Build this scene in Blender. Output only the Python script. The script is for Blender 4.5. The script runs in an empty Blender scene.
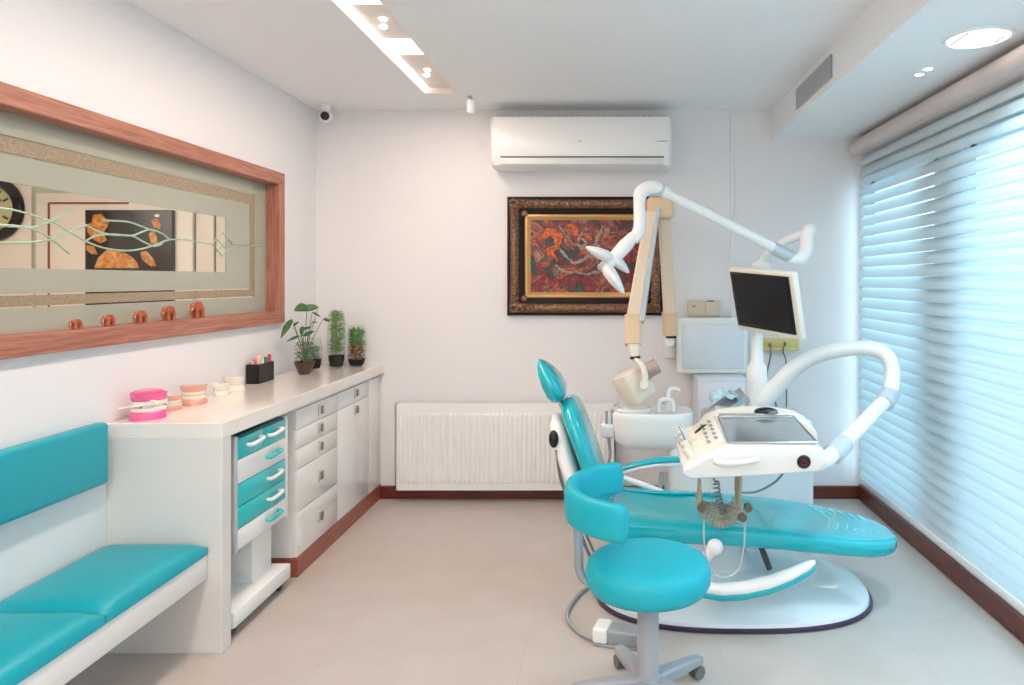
import bpy, bmesh, math, random
from math import pi, sin, cos, radians
from mathutils import Vector, Matrix, noise
random.seed(7)
sc = bpy.context.scene
COL = sc.collection
PXF, VX, VY, CH = 690.0, 610.0, 280.0, 1.52      # focal length in pixels, vanishing point, camera height

# ------------------------------------------------------------------ camera
cam = bpy.data.cameras.new('camera'); camo = bpy.data.objects.new('camera', cam); COL.objects.link(camo)
camo.location = (0, 0, CH); camo.rotation_euler = (pi/2, 0, 0)
cam.sensor_width = 36; cam.lens = PXF/1024*36
cam.shift_x = -(VX-512)/1024; cam.shift_y = -(342.5-VY)/1024
cam.clip_start = 0.05
sc.camera = camo
# ------------------------------------------------------------------ world, lights, exposure
vs = sc.view_settings; vs.view_transform = 'Standard'; vs.look = 'None'; vs.gamma = 1; vs.use_curve_mapping = False
vs.exposure = 0.28
sc.cycles.max_bounces = 10; sc.cycles.diffuse_bounces = 6; sc.cycles.transparent_max_bounces = 12
w = bpy.data.worlds.new('sky'); sc.world = w; w.use_nodes = True
bg = w.node_tree.nodes['Background']; bg.inputs[0].default_value = (0.62, 0.84, 1.0, 1); bg.inputs[1].default_value = 1.6

def area(name, loc, rot, sx, sy, power, col, spread=pi):
    l = bpy.data.lights.new(name, 'AREA'); l.shape = 'RECTANGLE'; l.size = sx; l.size_y = sy; l.energy = power; l.color = col
    l.spread = spread
    o = bpy.data.objects.new(name, l); COL.objects.link(o); o.location = loc; o.rotation_euler = rot; return o
# daylight outside the big window (the overcast sky across the street)
area('daylight', (4.4, 2.4, 2.0), (0, pi/2, 0), 5.5, 11.0, 560, (0.50, 0.80, 1.0))
# warm fill lights added under the ceiling, mostly behind the camera
for lx, ly in ((-1.08, 0.6), (0.1, -1.0), (-1.08, -1.0)):
    area('warm_fill_light', (lx, ly, 2.66), (0, 0, 0), 0.35, 0.9, 20, (1.0, 0.88, 0.82))
area('slot_lamp_light', (-1.078, 3.0, 2.695), (0, 0, 0), 0.16, 2.4, 26, (1.0, 0.80, 0.68))
for sy_ in (2.72, 0.9, -0.8):
    area('soffit_lamp_and_fill', (1.36, sy_, 2.485), (0, 0, 0), 0.22, 0.22, 8, (0.50, 0.80, 1.0), 2.1)  # first serves the round soffit light; the other two are added cool fill
area('neighbour_fill_light', (-3.7, 3.0, 2.6), (0, 0, 0), 1.2, 2.4, 60, (1.0, 0.86, 0.74))  # unseen light added to brighten the neighbouring room

# ------------------------------------------------------------------ helpers
def S(h):                                   # '#rrggbb' or tuple 0-255 to linear
    if isinstance(h, str): h = [int(h[i:i+2], 16) for i in (1, 3, 5)]
    return tuple(((c/255)/12.92 if c/255 <= .04045 else ((c/255+.055)/1.055)**2.4) for c in h) + (1,)
def mat(name, col, rough=.5, metal=0, spec=.5, coat=0, emit=None, es=0, noise_amt=0, nscale=20, bump=0, bscale=60, trans=0, alpha=1):
    m = bpy.data.materials.new(name); m.use_nodes = True; nt = m.node_tree; N = nt.nodes; L = nt.links
    b = N['Principled BSDF']; c = S(col) if not (isinstance(col, tuple) and len(col) == 4) else col
    b.inputs['Base Color'].default_value = c; b.inputs['Roughness'].default_value = rough; b.inputs['Metallic'].default_value = metal
    b.inputs['Specular IOR Level'].default_value = spec; b.inputs['Coat Weight'].default_value = coat; b.inputs['Coat Roughness'].default_value = .08
    b.inputs['Transmission Weight'].default_value = trans; b.inputs['Alpha'].default_value = alpha
    if emit: b.inputs['Emission Color'].default_value = S(emit); b.inputs['Emission Strength'].default_value = es
    if noise_amt or bump:
        tc = N.new('ShaderNodeTexCoord'); nz = N.new('ShaderNodeTexNoise'); nz.inputs['Scale'].default_value = nscale; nz.inputs['Detail'].default_value = 4
        L.new(tc.outputs['Object'], nz.inputs['Vector'])
        if noise_amt:
            r = N.new('ShaderNodeValToRGB'); r.color_ramp.elements[0].position = .3; r.color_ramp.elements[1].position = .7
            r.color_ramp.elements[0].color = tuple(x*(1-noise_amt) for x in c[:3])+(1,); r.color_ramp.elements[1].color = tuple(min(1, x*(1+noise_amt)) for x in c[:3])+(1,)
            L.new(nz.outputs['Fac'], r.inputs[0]); L.new(r.outputs[0], b.inputs['Base Color'])
        if bump:
            n2 = N.new('ShaderNodeTexNoise'); n2.inputs['Scale'].default_value = bscale; L.new(tc.outputs['Object'], n2.inputs['Vector'])
            bp = N.new('ShaderNodeBump'); bp.inputs['Strength'].default_value = bump; bp.inputs['Distance'].default_value = .01
            L.new(n2.outputs['Fac'], bp.inputs['Height']); L.new(bp.outputs[0], b.inputs['Normal'])
    return m
def glassmat(name, tint, opacity=.12, rough=.02):        # thin clear glass: transparent with a glossy skin
    m = bpy.data.materials.new(name); m.use_nodes = True; nt = m.node_tree; N = nt.nodes; L = nt.links; N.clear()
    o = N.new('ShaderNodeOutputMaterial'); t = N.new('ShaderNodeBsdfTransparent'); t.inputs[0].default_value = S(tint)
    g = N.new('ShaderNodeBsdfGlossy'); g.inputs['Roughness'].default_value = rough
    f = N.new('ShaderNodeLayerWeight'); f.inputs[0].default_value = .5
    pw_ = N.new('ShaderNodeMath'); pw_.operation = 'POWER'; pw_.inputs[1].default_value = 5; L.new(f.outputs['Facing'], pw_.inputs[0])
    a = N.new('ShaderNodeMath'); a.operation = 'MULTIPLY_ADD'; a.inputs[1].default_value = .6; a.inputs[2].default_value = opacity*.3; a.use_clamp = True
    x = N.new('ShaderNodeMixShader'); L.new(pw_.outputs[0], a.inputs[0]); L.new(a.outputs[0], x.inputs[0]); L.new(t.outputs[0], x.inputs[1]); L.new(g.outputs[0], x.inputs[2]); L.new(x.outputs[0], o.inputs[0])
    return m
def frostmat(name, col, through=.25, nscale=0, amt=.1):
    m = bpy.data.materials.new(name); m.use_nodes = True; nt = m.node_tree; N = nt.nodes; L = nt.links; N.clear()
    o = N.new('ShaderNodeOutputMaterial'); d = N.new('ShaderNodeBsdfDiffuse'); d.inputs[0].default_value = S(col)
    tl = N.new('ShaderNodeBsdfTranslucent'); tl.inputs[0].default_value = S(col)
    t = N.new('ShaderNodeBsdfTransparent'); g = N.new('ShaderNodeBsdfGlossy'); g.inputs['Roughness'].default_value = .12
    x1 = N.new('ShaderNodeMixShader'); x1.inputs[0].default_value = .5; L.new(d.outputs[0], x1.inputs[1]); L.new(tl.outputs[0], x1.inputs[2])
    x2 = N.new('ShaderNodeMixShader'); x2.inputs[0].default_value = through; L.new(x1.outputs[0], x2.inputs[1]); L.new(t.outputs[0], x2.inputs[2])
    x3 = N.new('ShaderNodeMixShader'); x3.inputs[0].default_value = .06; L.new(x2.outputs[0], x3.inputs[1]); L.new(g.outputs[0], x3.inputs[2]); L.new(x3.outputs[0], o.inputs[0])
    if nscale:
        tc = N.new('ShaderNodeTexCoord'); nz = N.new('ShaderNodeTexNoise'); nz.inputs['Scale'].default_value = nscale; L.new(tc.outputs['Object'], nz.inputs['Vector'])
        r = N.new('ShaderNodeValToRGB'); c = S(col)
        r.color_ramp.elements[0].position = .35; r.color_ramp.elements[1].position = .65
        r.color_ramp.elements[0].color = tuple(v*(1-amt) for v in c[:3])+(1,); r.color_ramp.elements[1].color = tuple(min(1, v*(1+amt)) for v in c[:3])+(1,)
        L.new(nz.outputs[0], r.inputs[0]); L.new(r.outputs[0], d.inputs[0]); L.new(r.outputs[0], tl.inputs[0])
    return m

def aty(px, py, Y): return Vector(((px-VX)*Y/PXF, Y, CH-(py-VY)*Y/PXF))
def atx(px, py, X): Y = X*PXF/(px-VX); return Vector((X, Y, CH-(py-VY)*Y/PXF))
def atz(px, py, Z): Y = (CH-Z)*PXF/(py-VY); return Vector(((px-VX)*Y/PXF, Y, Z))

class MB:
    def __init__(s): s.bm = bmesh.new()
    def merge(s, b, M=None):
        if M is not None: b.transform(M)
        me = bpy.data.meshes.new('t'); b.to_mesh(me); b.free(); s.bm.from_mesh(me); bpy.data.meshes.remove(me); return s
    def box(s, x0, x1, y0, y1, z0, z1, bev=0, seg=2, M=None):
        b = bmesh.new(); bmesh.ops.create_cube(b, size=1)
        for v in b.verts: v.co = Vector(((x0+x1)/2+v.co.x*(x1-x0), (y0+y1)/2+v.co.y*(y1-y0), (z0+z1)/2+v.co.z*(z1-z0)))
        if bev: bmesh.ops.bevel(b, geom=list(b.edges), offset=bev, segments=seg, profile=.5, affect='EDGES')
        return s.merge(b, M)
    def rings(s, R, cap=True, close=False):
        vs_ = [[s.bm.verts.new(p) for p in r] for r in R]; n = len(R[0]); K = len(vs_)
        for i in range(K if close else K-1):
            a, b = vs_[i], vs_[(i+1) % K]
            for j in range(n):
                s.bm.faces.new((a[j], a[(j+1) % n], b[(j+1) % n], b[j]))
        if cap and not close:
            s.bm.faces.new(list(reversed(vs_[0]))); s.bm.faces.new(vs_[-1])
        return s
    def tube(s, pts, r, n=12, smooth=4, flat=1.0, rnd=False):
        P = [Vector(p) for p in pts]; rr = r if isinstance(r, (list, tuple)) else [r]*len(P)
        if smooth > 1 and len(P) > 2:
            Q, RR = [], []
            for i in range(len(P)-1):
                p0, p1, p2, p3 = P[max(i-1, 0)], P[i], P[i+1], P[min(i+2, len(P)-1)]
                for k in range(smooth):
                    t = k/smooth
                    Q.append(.5*((2*p1)+(p2-p0)*t+(2*p0-5*p1+4*p2-p3)*t*t+(3*p1-p0-3*p2+p3)*t**3)); RR.append(rr[i]+(rr[i+1]-rr[i])*t)
            Q.append(P[-1]); RR.append(rr[-1]); P, rr = Q, RR
        R = []; nrm = None
        for i, p in enumerate(P):
            d = (P[min(i+1, len(P)-1)]-P[max(i-1, 0)]).normalized()
            if nrm is None: nrm = d.orthogonal().normalized() if abs(d.y) > .9 else (Vector((0, 1, 0))-d*d.y).normalized()
            else: nrm = (nrm-d*nrm.dot(d)).normalized()
            bn = d.cross(nrm)
            R.append([p+nrm*cos(2*pi*k/n)*rr[i]*flat+bn*sin(2*pi*k/n)*rr[i] for k in range(n)])
        if rnd:
            def capr(ring, c, d, rad):
                return [[c+d*rad*.5+(q-c)*.8 for q in ring], [c+d*rad*.85+(q-c)*.42 for q in ring]]
            d0 = (P[0]-P[1]).normalized(); d1 = (P[-1]-P[-2]).normalized()
            R = list(reversed(capr(R[0], P[0], d0, rr[0])))+R+capr(R[-1], P[-1], d1, rr[-1])
        return s.rings(R)
    def lathe(s, prof, c=(0, 0, 0), n=32, axis=(0, 0, 1), M=None):
        q = Vector((0, 0, 1)).rotation_difference(Vector(axis).normalized()).to_matrix()
        R = [[Vector(c)+q@Vector((max(r, 1e-4)*cos(2*pi*k/n), max(r, 1e-4)*sin(2*pi*k/n), h)) for k in range(n)] for r, h in prof]
        if M is not None: R = [[M@p for p in r] for r in R]
        return s.rings(R)
    def cyl(s, a, b, r, n=20, bev=.0):
        a, b = Vector(a), Vector(b); h = (b-a).length
        pr = [(r, 0), (r, h)] if not bev else [(r-bev, 0), (r, bev), (r, h-bev), (r-bev, h)]
        return s.lathe(pr, a, n, b-a)
    def ball(s, c, r, sc3=(1, 1, 1), M=None, u=16, v=10):
        b = bmesh.new(); bmesh.ops.create_uvsphere(b, u_segments=u, v_segments=v, radius=r)
        for x in b.verts: x.co = Vector((x.co.x*sc3[0], x.co.y*sc3[1], x.co.z*sc3[2]))
        if M is not None: b.transform(M)
        b.transform(Matrix.Translation(c)); return s.merge(b)
    def prism(s, poly, dirv, bev=0, seg=2):
        b = bmesh.new(); vs_ = [b.verts.new(p) for p in poly]; f = b.faces.new(vs_)
        r = bmesh.ops.extrude_face_region(b, geom=[f]); bmesh.ops.translate(b, vec=Vector(dirv), verts=[v for v in r['geom'] if isinstance(v, bmesh.types.BMVert)])
        bmesh.ops.recalc_face_normals(b, faces=b.faces)
        if bev: bmesh.ops.bevel(b, geom=list(b.edges), offset=bev, segments=seg, profile=.5, affect='EDGES', clamp_overlap=True)
        return s.merge(b)
ORG = {}
def obj(name, mb, m, parent=None, smooth=True, ang=38, label=None, kind=None):
    bmesh.ops.recalc_face_normals(mb.bm, faces=mb.bm.faces)
    me = bpy.data.meshes.new(name); mb.bm.to_mesh(me); mb.bm.free()
    if m: me.materials.append(m)
    if smooth:
        me.polygons.foreach_set('use_smooth', [True]*len(me.polygons)); me.set_sharp_from_angle(angle=radians(ang))
    o = bpy.data.objects.new(name, me); COL.objects.link(o)
    if parent:
        o.parent = parent; org = ORG.get(parent.name, Vector()); me.transform(Matrix.Translation(-org)); ORG[o.name] = org
    if label: o['label'] = label
    if kind: o['kind'] = kind
    return o
def tag(o, label, cat, group=None, kind=None):
    o['label'] = label; o['category'] = cat
    if group: o['group'] = group
    if kind: o['kind'] = kind
    return o
def thing(name, label, cat, loc=(0, 0, 0), group=None, local=False):
    o = bpy.data.objects.new(name, None); COL.objects.link(o); o.location = loc; o.empty_display_size = .1
    ORG[o.name] = Vector((0, 0, 0)) if local else Vector(loc)
    return tag(o, label, cat, group)
def solo(name, mb, m, label, cat, group=None, base=None, **k):
    o = obj(name, mb, m, **k)
    co = [v.co for v in o.data.vertices]
    c = Vector(((min(v.x for v in co)+max(v.x for v in co))/2, (min(v.y for v in co)+max(v.y for v in co))/2, min(v.z for v in co)))
    o.data.transform(Matrix.Translation(-c)); o.location = c
    return tag(o, label, cat, group)
def struct(name, mb, m, parent=None, **k):
    k.setdefault('smooth', False)
    o = obj(name, mb, m, parent, **k)
    if not parent: o['kind'] = 'structure'
    return o
def dup(root, label=None):
    r = root.copy(); COL.objects.link(r); ORG[r.name] = ORG.get(root.name, Vector())
    if label: r['label'] = label
    for ch in list(root.children):
        c = ch.copy(); COL.objects.link(c); c.parent = r
        for g in list(ch.children):
            d = g.copy(); COL.objects.link(d); d.parent = c
    return r
def rotM(c, axis, a): return Matrix.Translation(c) @ Matrix.Rotation(a, 4, axis) @ Matrix.Translation(-Vector(c))

# ------------------------------------------------------------------ materials
M = {}
M['wall'] = mat('wall paint', '#e8e6e6', .6, bump=.03, bscale=90)
M['ceil'] = mat('ceiling paint', '#f0f0f0', .65)
M['white'] = mat('white lacquer', '#eceae6', .22, coat=.4)
M['white2'] = mat('white plastic', '#f0efec', .3)
M['cream'] = mat('cream plastic', '#ede3d2', .35)
M['beige'] = mat('peach beige metal', '#ecd9c0', .4)
M['beige_dark'] = mat('peach sleeve', '#e6c8a4', .4)
M['grey'] = mat('grey plastic', '#9aa0a4', .4)
M['lgrey'] = mat('light grey metal', '#c9cdd0', .3, .3)
M['dgrey'] = mat('dark grey', '#3c3f42', .45)
M['black'] = mat('black plastic', '#101012', .3)
M['chrome'] = mat('chrome', '#d5d6d8', .15, 1)
M['steel'] = mat('brushed steel', '#b9b6b0', .35, .9)
M['teal'] = mat('teal leatherette', '#009fae', .42, coat=.1, bump=.05, bscale=220)
M['teal2'] = mat('teal vinyl', '#00aebb', .2, coat=.45)
M['teal3'] = mat('teal matt vinyl', '#00a8b8', .5)
M['turq'] = mat('turquoise lacquer', '#1cc4c8', .25, coat=.3)
M['counter'] = mat('polished cream quartz', '#f0e9e1', .12, coat=.5, noise_amt=.03, nscale=150)
M['panel'] = mat('quartz side', '#e2ded9', .2, coat=.3)
M['rubber'] = mat('rubber', '#2a2530', .6)
M['soil'] = mat('soil', '#3a2c24', .9, noise_amt=.3, nscale=80)
M['leaf'] = mat('leaf', '#3f6b3c', .4, noise_amt=.3, nscale=30)
M['leaf2'] = mat('light leaf', '#8fae62', .5, noise_amt=.35, nscale=60)
M['leaf3'] = mat('grey green leaf', '#7d9474', .6, noise_amt=.3, nscale=60)
M['pink'] = mat('pink acrylic', '#f0609a', .25, coat=.4)
M['tooth'] = mat('ivory tooth', '#f3ead8', .25, coat=.3)
M['coral'] = mat('coral acrylic', '#e8a893', .3, coat=.3)
M['plaster'] = mat('white plaster', '#efe8dc', .5)
M['clearglass'] = glassmat('clear glass', '#fbfdfc', .06)
M['yellow'] = mat('yellow plastic', '#d8c67c', .5)
M['cable'] = mat('grey cable', '#6e7478', .5)
M['darkglass'] = mat('dark screen', '#07080a', .12, coat=.4)
def wood(name, c1, c2, sc3=(2, 30, 30), rough=.4):
    m = bpy.data.materials.new(name); m.use_nodes = True; nt = m.node_tree; N = nt.nodes; L = nt.links; b = N['Principled BSDF']
    tc = N.new('ShaderNodeTexCoord'); mp = N.new('ShaderNodeMapping'); mp.inputs['Scale'].default_value = sc3
    nz = N.new('ShaderNodeTexNoise'); nz.inputs['Scale'].default_value = 3; nz.inputs['Detail'].default_value = 8; nz.inputs['Distortion'].default_value = .6
    r = N.new('ShaderNodeValToRGB'); r.color_ramp.elements[0].color = S(c1); r.color_ramp.elements[1].color = S(c2); r.color_ramp.elements[0].position = .35; r.color_ramp.elements[1].position = .68
    L.new(tc.outputs['Object'], mp.inputs[0]); L.new(mp.outputs[0], nz.inputs[0]); L.new(nz.outputs[0], r.inputs[0]); L.new(r.outputs[0], b.inputs['Base Color']); b.inputs['Roughness'].default_value = rough
    return m
M['oak'] = wood('reddish oak', '#975b49', '#b98069', (30, 1.6, 30))
M['oakv'] = wood('reddish oak upright', '#975b49', '#b98069', (30, 30, 1.6))
M['base'] = wood('mahogany skirting', '#56251c', '#7a382a', (2, 2, 30), .3)
M['kick'] = wood('walnut plinth', '#8a4a38', '#a9614c', (30, 2, 30), .35)
M['carved'] = wood('carved red wood', '#8c3a20', '#d07c50', (60, 60, 60), .5)

def floor_mat():
    m = bpy.data.materials.new('large porcelain tiles'); m.use_nodes = True; nt = m.node_tree; N = nt.nodes; L = nt.links; b = N['Principled BSDF']
    tc = N.new('ShaderNodeTexCoord'); mp = N.new('ShaderNodeMapping'); mp.inputs['Location'].default_value = (.35, .12, 0)
    br = N.new('ShaderNodeTexBrick'); br.offset = 0; br.inputs['Scale'].default_value = 1; br.inputs['Brick Width'].default_value = .8; br.inputs['Row Height'].default_value = .8; br.inputs['Mortar Size'].default_value = .0022; br.inputs['Mortar Smooth'].default_value = .3
    br.inputs['Color1'].default_value = S('#c2b8b0'); br.inputs['Color2'].default_value = S('#c1b7af'); br.inputs['Mortar'].default_value = S('#bab0a8')
    nz = N.new('ShaderNodeTexNoise'); nz.inputs['Scale'].default_value = 5; nz.inputs['Detail'].default_value = 7
    mx = N.new('ShaderNodeMix'); mx.data_type = 'RGBA'; mx.blend_type = 'MULTIPLY'; mx.inputs[0].default_value = 1
    r = N.new('ShaderNodeValToRGB'); r.color_ramp.elements[0].color = (.93, .92, .91, 1); r.color_ramp.elements[1].color = (1, 1, 1, 1); r.color_ramp.elements[0].position = .3; r.color_ramp.elements[1].position = .7
    L.new(tc.outputs['Object'], mp.inputs[0]); L.new(mp.outputs[0], br.inputs[0]); L.new(tc.outputs['Object'], nz.inputs[0]); L.new(nz.outputs[0], r.inputs[0])
    L.new(br.outputs[0], mx.inputs[6]); L.new(r.outputs[0], mx.inputs[7]); L.new(mx.outputs[2], b.inputs['Base Color']); b.inputs['Roughness'].default_value = .38
    return m
# ------------------------------------------------------------------ room shell
XL, XR, YB, YF, ZC = -2.05, 1.75, 4.81, -2.0, 2.705
struct('floor', MB().box(XL-.12, XR+.15, YF, YB+.1, -.06, 0), floor_mat())
struct('wall_back', MB().box(XL-.12, XR+.15, YB, YB+.14, 0, ZC+.1), M['wall'])
struct('wall_front', MB().box(XL-.12, XR+.15, YF-.1, YF, 0, ZC+.1), M['wall'])
WY0, WY1, WZ0, WZ1 = .9, 4.215, 1.33, 2.105           # opening in the left wall
h_ = .06
b = MB(); b.box(XL-.12, XL, YF, YB, 0, WZ0-h_); b.box(XL-.12, XL, YF, YB, WZ1+h_, ZC); b.box(XL-.12, XL, YF, WY0-h_, WZ0-h_, WZ1+h_); b.box(XL-.12, XL, WY1+h_, YB, WZ0-h_, WZ1+h_)
struct('wall_left', b, M['wall'])
b = MB(); b.box(XR, XR+.15, YF, YB, 0, .15); b.box(XR, XR+.15, YF, YB, 2.2, ZC); b.box(XR+.05, XR+.15, 3.48, 3.78, .15, 2.2); b.box(XR, XR+.15, YF, -.6, .15, 2.2); b.box(XR, XR+.15, 4.765, YB, .15, 2.2)
struct('wall_right', b, M['wall'])
SX0, SX1, SY0, SY1 = -1.182, -.975, .0, 4.385         # ceiling slot
b = MB(); b.box(XL-.12, SX0, YF, YB, ZC, ZC+.12); b.box(SX1, XR+.15, YF, YB, ZC, ZC+.12); b.box(SX0, SX1, YF, SY0, ZC, ZC+.12); b.box(SX0, SX1, SY1, YB, ZC, ZC+.12)
struct('ceiling', b, M['ceil'])
struct('ceiling_soffit', MB().box(1.122, XR, YF, YB, 2.5, ZC), M['ceil'])
struct('baseboard_back', MB().box(-1.62, XR-.001, YB-.022, YB, 0, .088, .003), M['base'])
struct('baseboard_right', MB().box(XR-.025, XR, YF, YB-.022, 0, .1, .004), M['base'])
struct('trim_1', MB().box(.838, .862, YB-.012, YB, .1, ZC, .004), M['wall'])
# window frames behind the blinds
wf = mat('window aluminium', '#d9dcde', .4)
for i, (y0, y1) in enumerate(((-.6, 3.46), (3.80, 4.765))):
    b = MB(); ys = [y0, y1-.05]+([1.4] if i == 0 else [])
    for y in ys: b.box(XR+.06, XR+.11, y, y+.05, .15, 2.2)
    b.box(XR+.06, XR+.11, y0, y1, .15, .2); b.box(XR+.06, XR+.11, y0, y1, 2.15, 2.2)
    fr = struct('window_%d' % (i+2), b, wf)
    struct('window_glass', MB().box(XR+.08, XR+.086, y0+.05, y1-.05, .2, 2.15), M['clearglass'], fr)

# neighbouring room seen through the interior window
sage = mat('sage paint', '#c3c6b6', .7)
b = MB(); b.box(-5.6, XL-.12, 0, 5.3, -.06, 0); struct('floor_neighbour', b, floor_mat())
struct('ceiling_neighbour', MB().box(-5.6, XL-.12, 0, 5.3, 2.7, 2.8), M['ceil'])
struct('wall_neighbour_back', MB().box(-5.6, XL-.12, 5.3, 5.4, 0, 2.7), sage)
struct('wall_neighbour_left', MB().box(-5.7, -5.6, 0, 5.4, 0, 2.7), sage)
struct('wall_neighbour_front', MB().box(-5.6, XL-.12, -.1, 0, 0, 2.7), sage)
# interior window: deep oak frame, etched glass
FX = -2.02; GX = -2.105
b = MB(); f = .075
b.box(XL-.125, FX, WY0-f, WY1+f, WZ0-f, WZ0, .004); b.box(XL-.125, FX, WY0-f, WY1+f, WZ1, WZ1+f, .004)
win = struct('window_1', b, M['oak'])
struct('window_jamb', MB().box(XL-.125, FX-.0005, WY0-f, WY0, WZ0-.01, WZ1+.01, .004).box(XL-.125, FX-.0005, WY1, WY1+f, WZ0-.01, WZ1+.01, .004), M['oakv'], win)
def gl(*rects):
    b = MB()
    for y0, y1, z0, z1 in rects: b.box(GX-.004, GX+.004, y0, y1, z0, z1)
    return b
frost = frostmat('frosted glass', '#c2c5ba', .22)
band = frostmat('sand etched band', '#bcae98', .08, 90, .12)
bo0, bo1, zt, zb, yr = .055, .012, (1.965, 2.02), (1.425, 1.465), (4.03, 4.075)
cz0, cz1 = 1.562, 1.862
struct('frosted_glass', gl((WY0, WY1, zt[1]+.006, WZ1), (WY0, WY1, WZ0, zb[0]-.006), (WY0, yr[0]-.006, cz1, zt[0]-.006), (WY0, yr[0]-.006, zb[1]+.006, cz0), (yr[1]+.006, WY1, zb[0]-.006, zt[1]+.006), (3.78, yr[0]-.006, cz0, cz1)), frost, win)
struct('etched_border', gl((WY0, yr[1], *zt), (WY0, yr[1], *zb), (*yr, zb[1], zt[0])), band, win)
struct('clear_glass', gl((WY0, 3.78, cz0, cz1), (WY0, yr[1]+.006, zt[1], zt[1]+.006), (WY0, yr[0], zt[0]-.006, zt[0]), (WY0, yr[0], zb[1], zb[1]+.006), (WY0, yr[1]+.006, zb[0]-.006, zb[0])), M['clearglass'], win)
# pale green bevel lines in the glass (from the photograph's curves, laid in the glass plane)
green = mat('green glass came', '#a3bfa6', .3)
zp = lambda x, y: (x/4.567, 170+y/4.567)
curves = [
 [(0, 175), (60, 182), (130, 200), (200, 225), (240, 235), (320, 285), (390, 325), (470, 355), (560, 368), (640, 362), (720, 338), (775, 318), (860, 318)],
 [(0, 333), (90, 333), (180, 326), (240, 315), (320, 280), (390, 253)],
 [(0, 250), (100, 258), (170, 278), (240, 318), (315, 382)],
 [(0, 254), (140, 262), (200, 247), (245, 228), (315, 178)],
 [(390, 250), (450, 282), (520, 297), (600, 300), (650, 325), (700, 348), (740, 338)],
 [(390, 325), (440, 300), (520, 294), (600, 300), (650, 282), (690, 272), (740, 290), (775, 318)],
 [(470, 230), (580, 236), (640, 255), (690, 274)]]
b = MB()
for c in curves:
    b.tube([atx(*zp(*q), GX+.006) for q in c], .0042, 6, 3)
for c in ([(-470, 175), (-300, 150), (-120, 160), (0, 175)], [(-470, 333), (-200, 345), (0, 333)], [(-470, 250), (-200, 248), (0, 250)]):
    b.tube([atx(*zp(*q), GX+.006) for q in c], .0042, 6, 3)
for c in ([(212, 244), (222, 232), (232, 244), (222, 256), (212, 244)], [(216, 238), (228, 252)], [(228, 238), (216, 252)], [(186, 240), (212, 244)], [(232, 244), (262, 246)]):
    b.tube([atx(*q, GX+.006) for q in c], .0038, 6, 1)
struct('bevel_lines', b, green, win, smooth=True)

# --- things in the neighbouring room
NB = 5.295
def onb(px, py, d=0): return aty(px, py, NB-d)
pw = mat('pinkish white laminate', '#e9dbd2', .45)
def npanel(name, x0, x1, y0, y1, m, label, cat, d=.03, top=None, **k):
    a, c = onb(x0, y0, d), onb(x1, y1, d); b = MB().box(a.x, c.x, NB-d, NB, c.z, a.z, .004); return solo(name, b, m, label, cat, **k)
npanel('wall_panel', -60, 31, 150, 335, pw, 'plain pale pinkish panel behind the round clock in next room', 'panel', .02)
t = thing('cupboard', 'tall pale cupboard with thin brown edge line seen through etched glass', 'cupboard', (-3.9, 5.15, 0))
a, c = onb(36, 160, .05), onb(192, 600, .05)
obj('body', MB().box(a.x, c.x, NB-.05, NB, 0, 2.18, .004), pw, t)
a = onb(48, 203, .06)
obj('edge_line', MB().box(a.x-.007, a.x+.007, NB-.056, NB-.049, 0, a.z).box(a.x, onb(128, 203, .06).x, NB-.056, NB-.049, a.z-.007, a.z+.007), mat('brown edge', '#8c4a3e', .5), t)
def art_mat(name, ramp, scale, seed, dist=2.0, mul=(1, 1, 1)):
    m = bpy.data.materials.new(name); m.use_nodes = True; nt = m.node_tree; N = nt.nodes; L = nt.links; b = N['Principled BSDF']; b.inputs['Roughness'].default_value = .3
    tc = N.new('ShaderNodeTexCoord'); mp = N.new('ShaderNodeMapping'); mp.inputs['Location'].default_value = (seed, seed, seed); mp.inputs['Scale'].default_value = mul
    nz = N.new('ShaderNodeTexNoise'); nz.inputs['Scale'].default_value = scale; nz.inputs['Detail'].default_value = 5; nz.inputs['Distortion'].default_value = dist; nz.inputs['Roughness'].default_value = .6
    r = N.new('ShaderNodeValToRGB'); e = r.color_ramp.elements; e[0].position = ramp[0][0]; e[0].color = S(ramp[0][1]); e[1].position = ramp[-1][0]; e[1].color = S(ramp[-1][1])
    for p, c in ramp[1:-1]: q = e.new(p); q.color = S(c)
    L.new(tc.outputs['Object'], mp.inputs[0]); L.new(mp.outputs[0], nz.inputs[0]); L.new(nz.outputs[0], r.inputs[0]); L.new(r.outputs[0], b.inputs['Base Color'])
    return m
t = thing('framed_picture', 'dark picture with orange hand-like shapes hanging beyond the etched glass', 'picture', (-3.7, 5.2, 1.2))
a, c = onb(85, 210, .09), onb(172, 318, .09)
obj('canvas', MB().box(a.x, c.x, NB-.09, NB-.05, c.z, a.z, .003), mat('dark canvas', '#2a2120', .35), t)
b = MB(); orange = art_mat('orange paint', [(.3, '#8a4a22'), (.5, '#d08848'), (.7, '#e0b078')], 12, 3)
def blob(pts): 
    b.prism([aty(x/4.567, 170+y/4.567, NB-.0905) for x, y in pts], (0, -.002, 0))
for pts in ([(425, 205), (460, 200), (500, 235), (490, 260), (470, 290), (490, 320), (460, 335), (430, 320), (400, 285), (395, 250), (420, 240)],
            [(430, 448), (450, 400), (490, 362), (530, 372), (560, 372), (600, 395), (625, 420), (635, 448)],
            [(690, 230), (715, 220), (735, 245), (730, 270), (705, 260)], [(680, 290), (700, 275), (715, 300), (720, 340), (690, 335)],
            [(640, 375), (670, 370), (700, 405), (715, 440), (690, 440), (650, 410)], [(395, 340), (430, 350), (445, 385), (420, 385), (395, 365)]): blob(pts)
obj('painted_shapes', b, orange, t)
obj('corner_mark', MB().box(onb(162.5, 216).x, onb(167, 216).x, NB-.0915, NB-.09, onb(0, 218).z, onb(0, 215.5).z), M['white2'], t)
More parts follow.
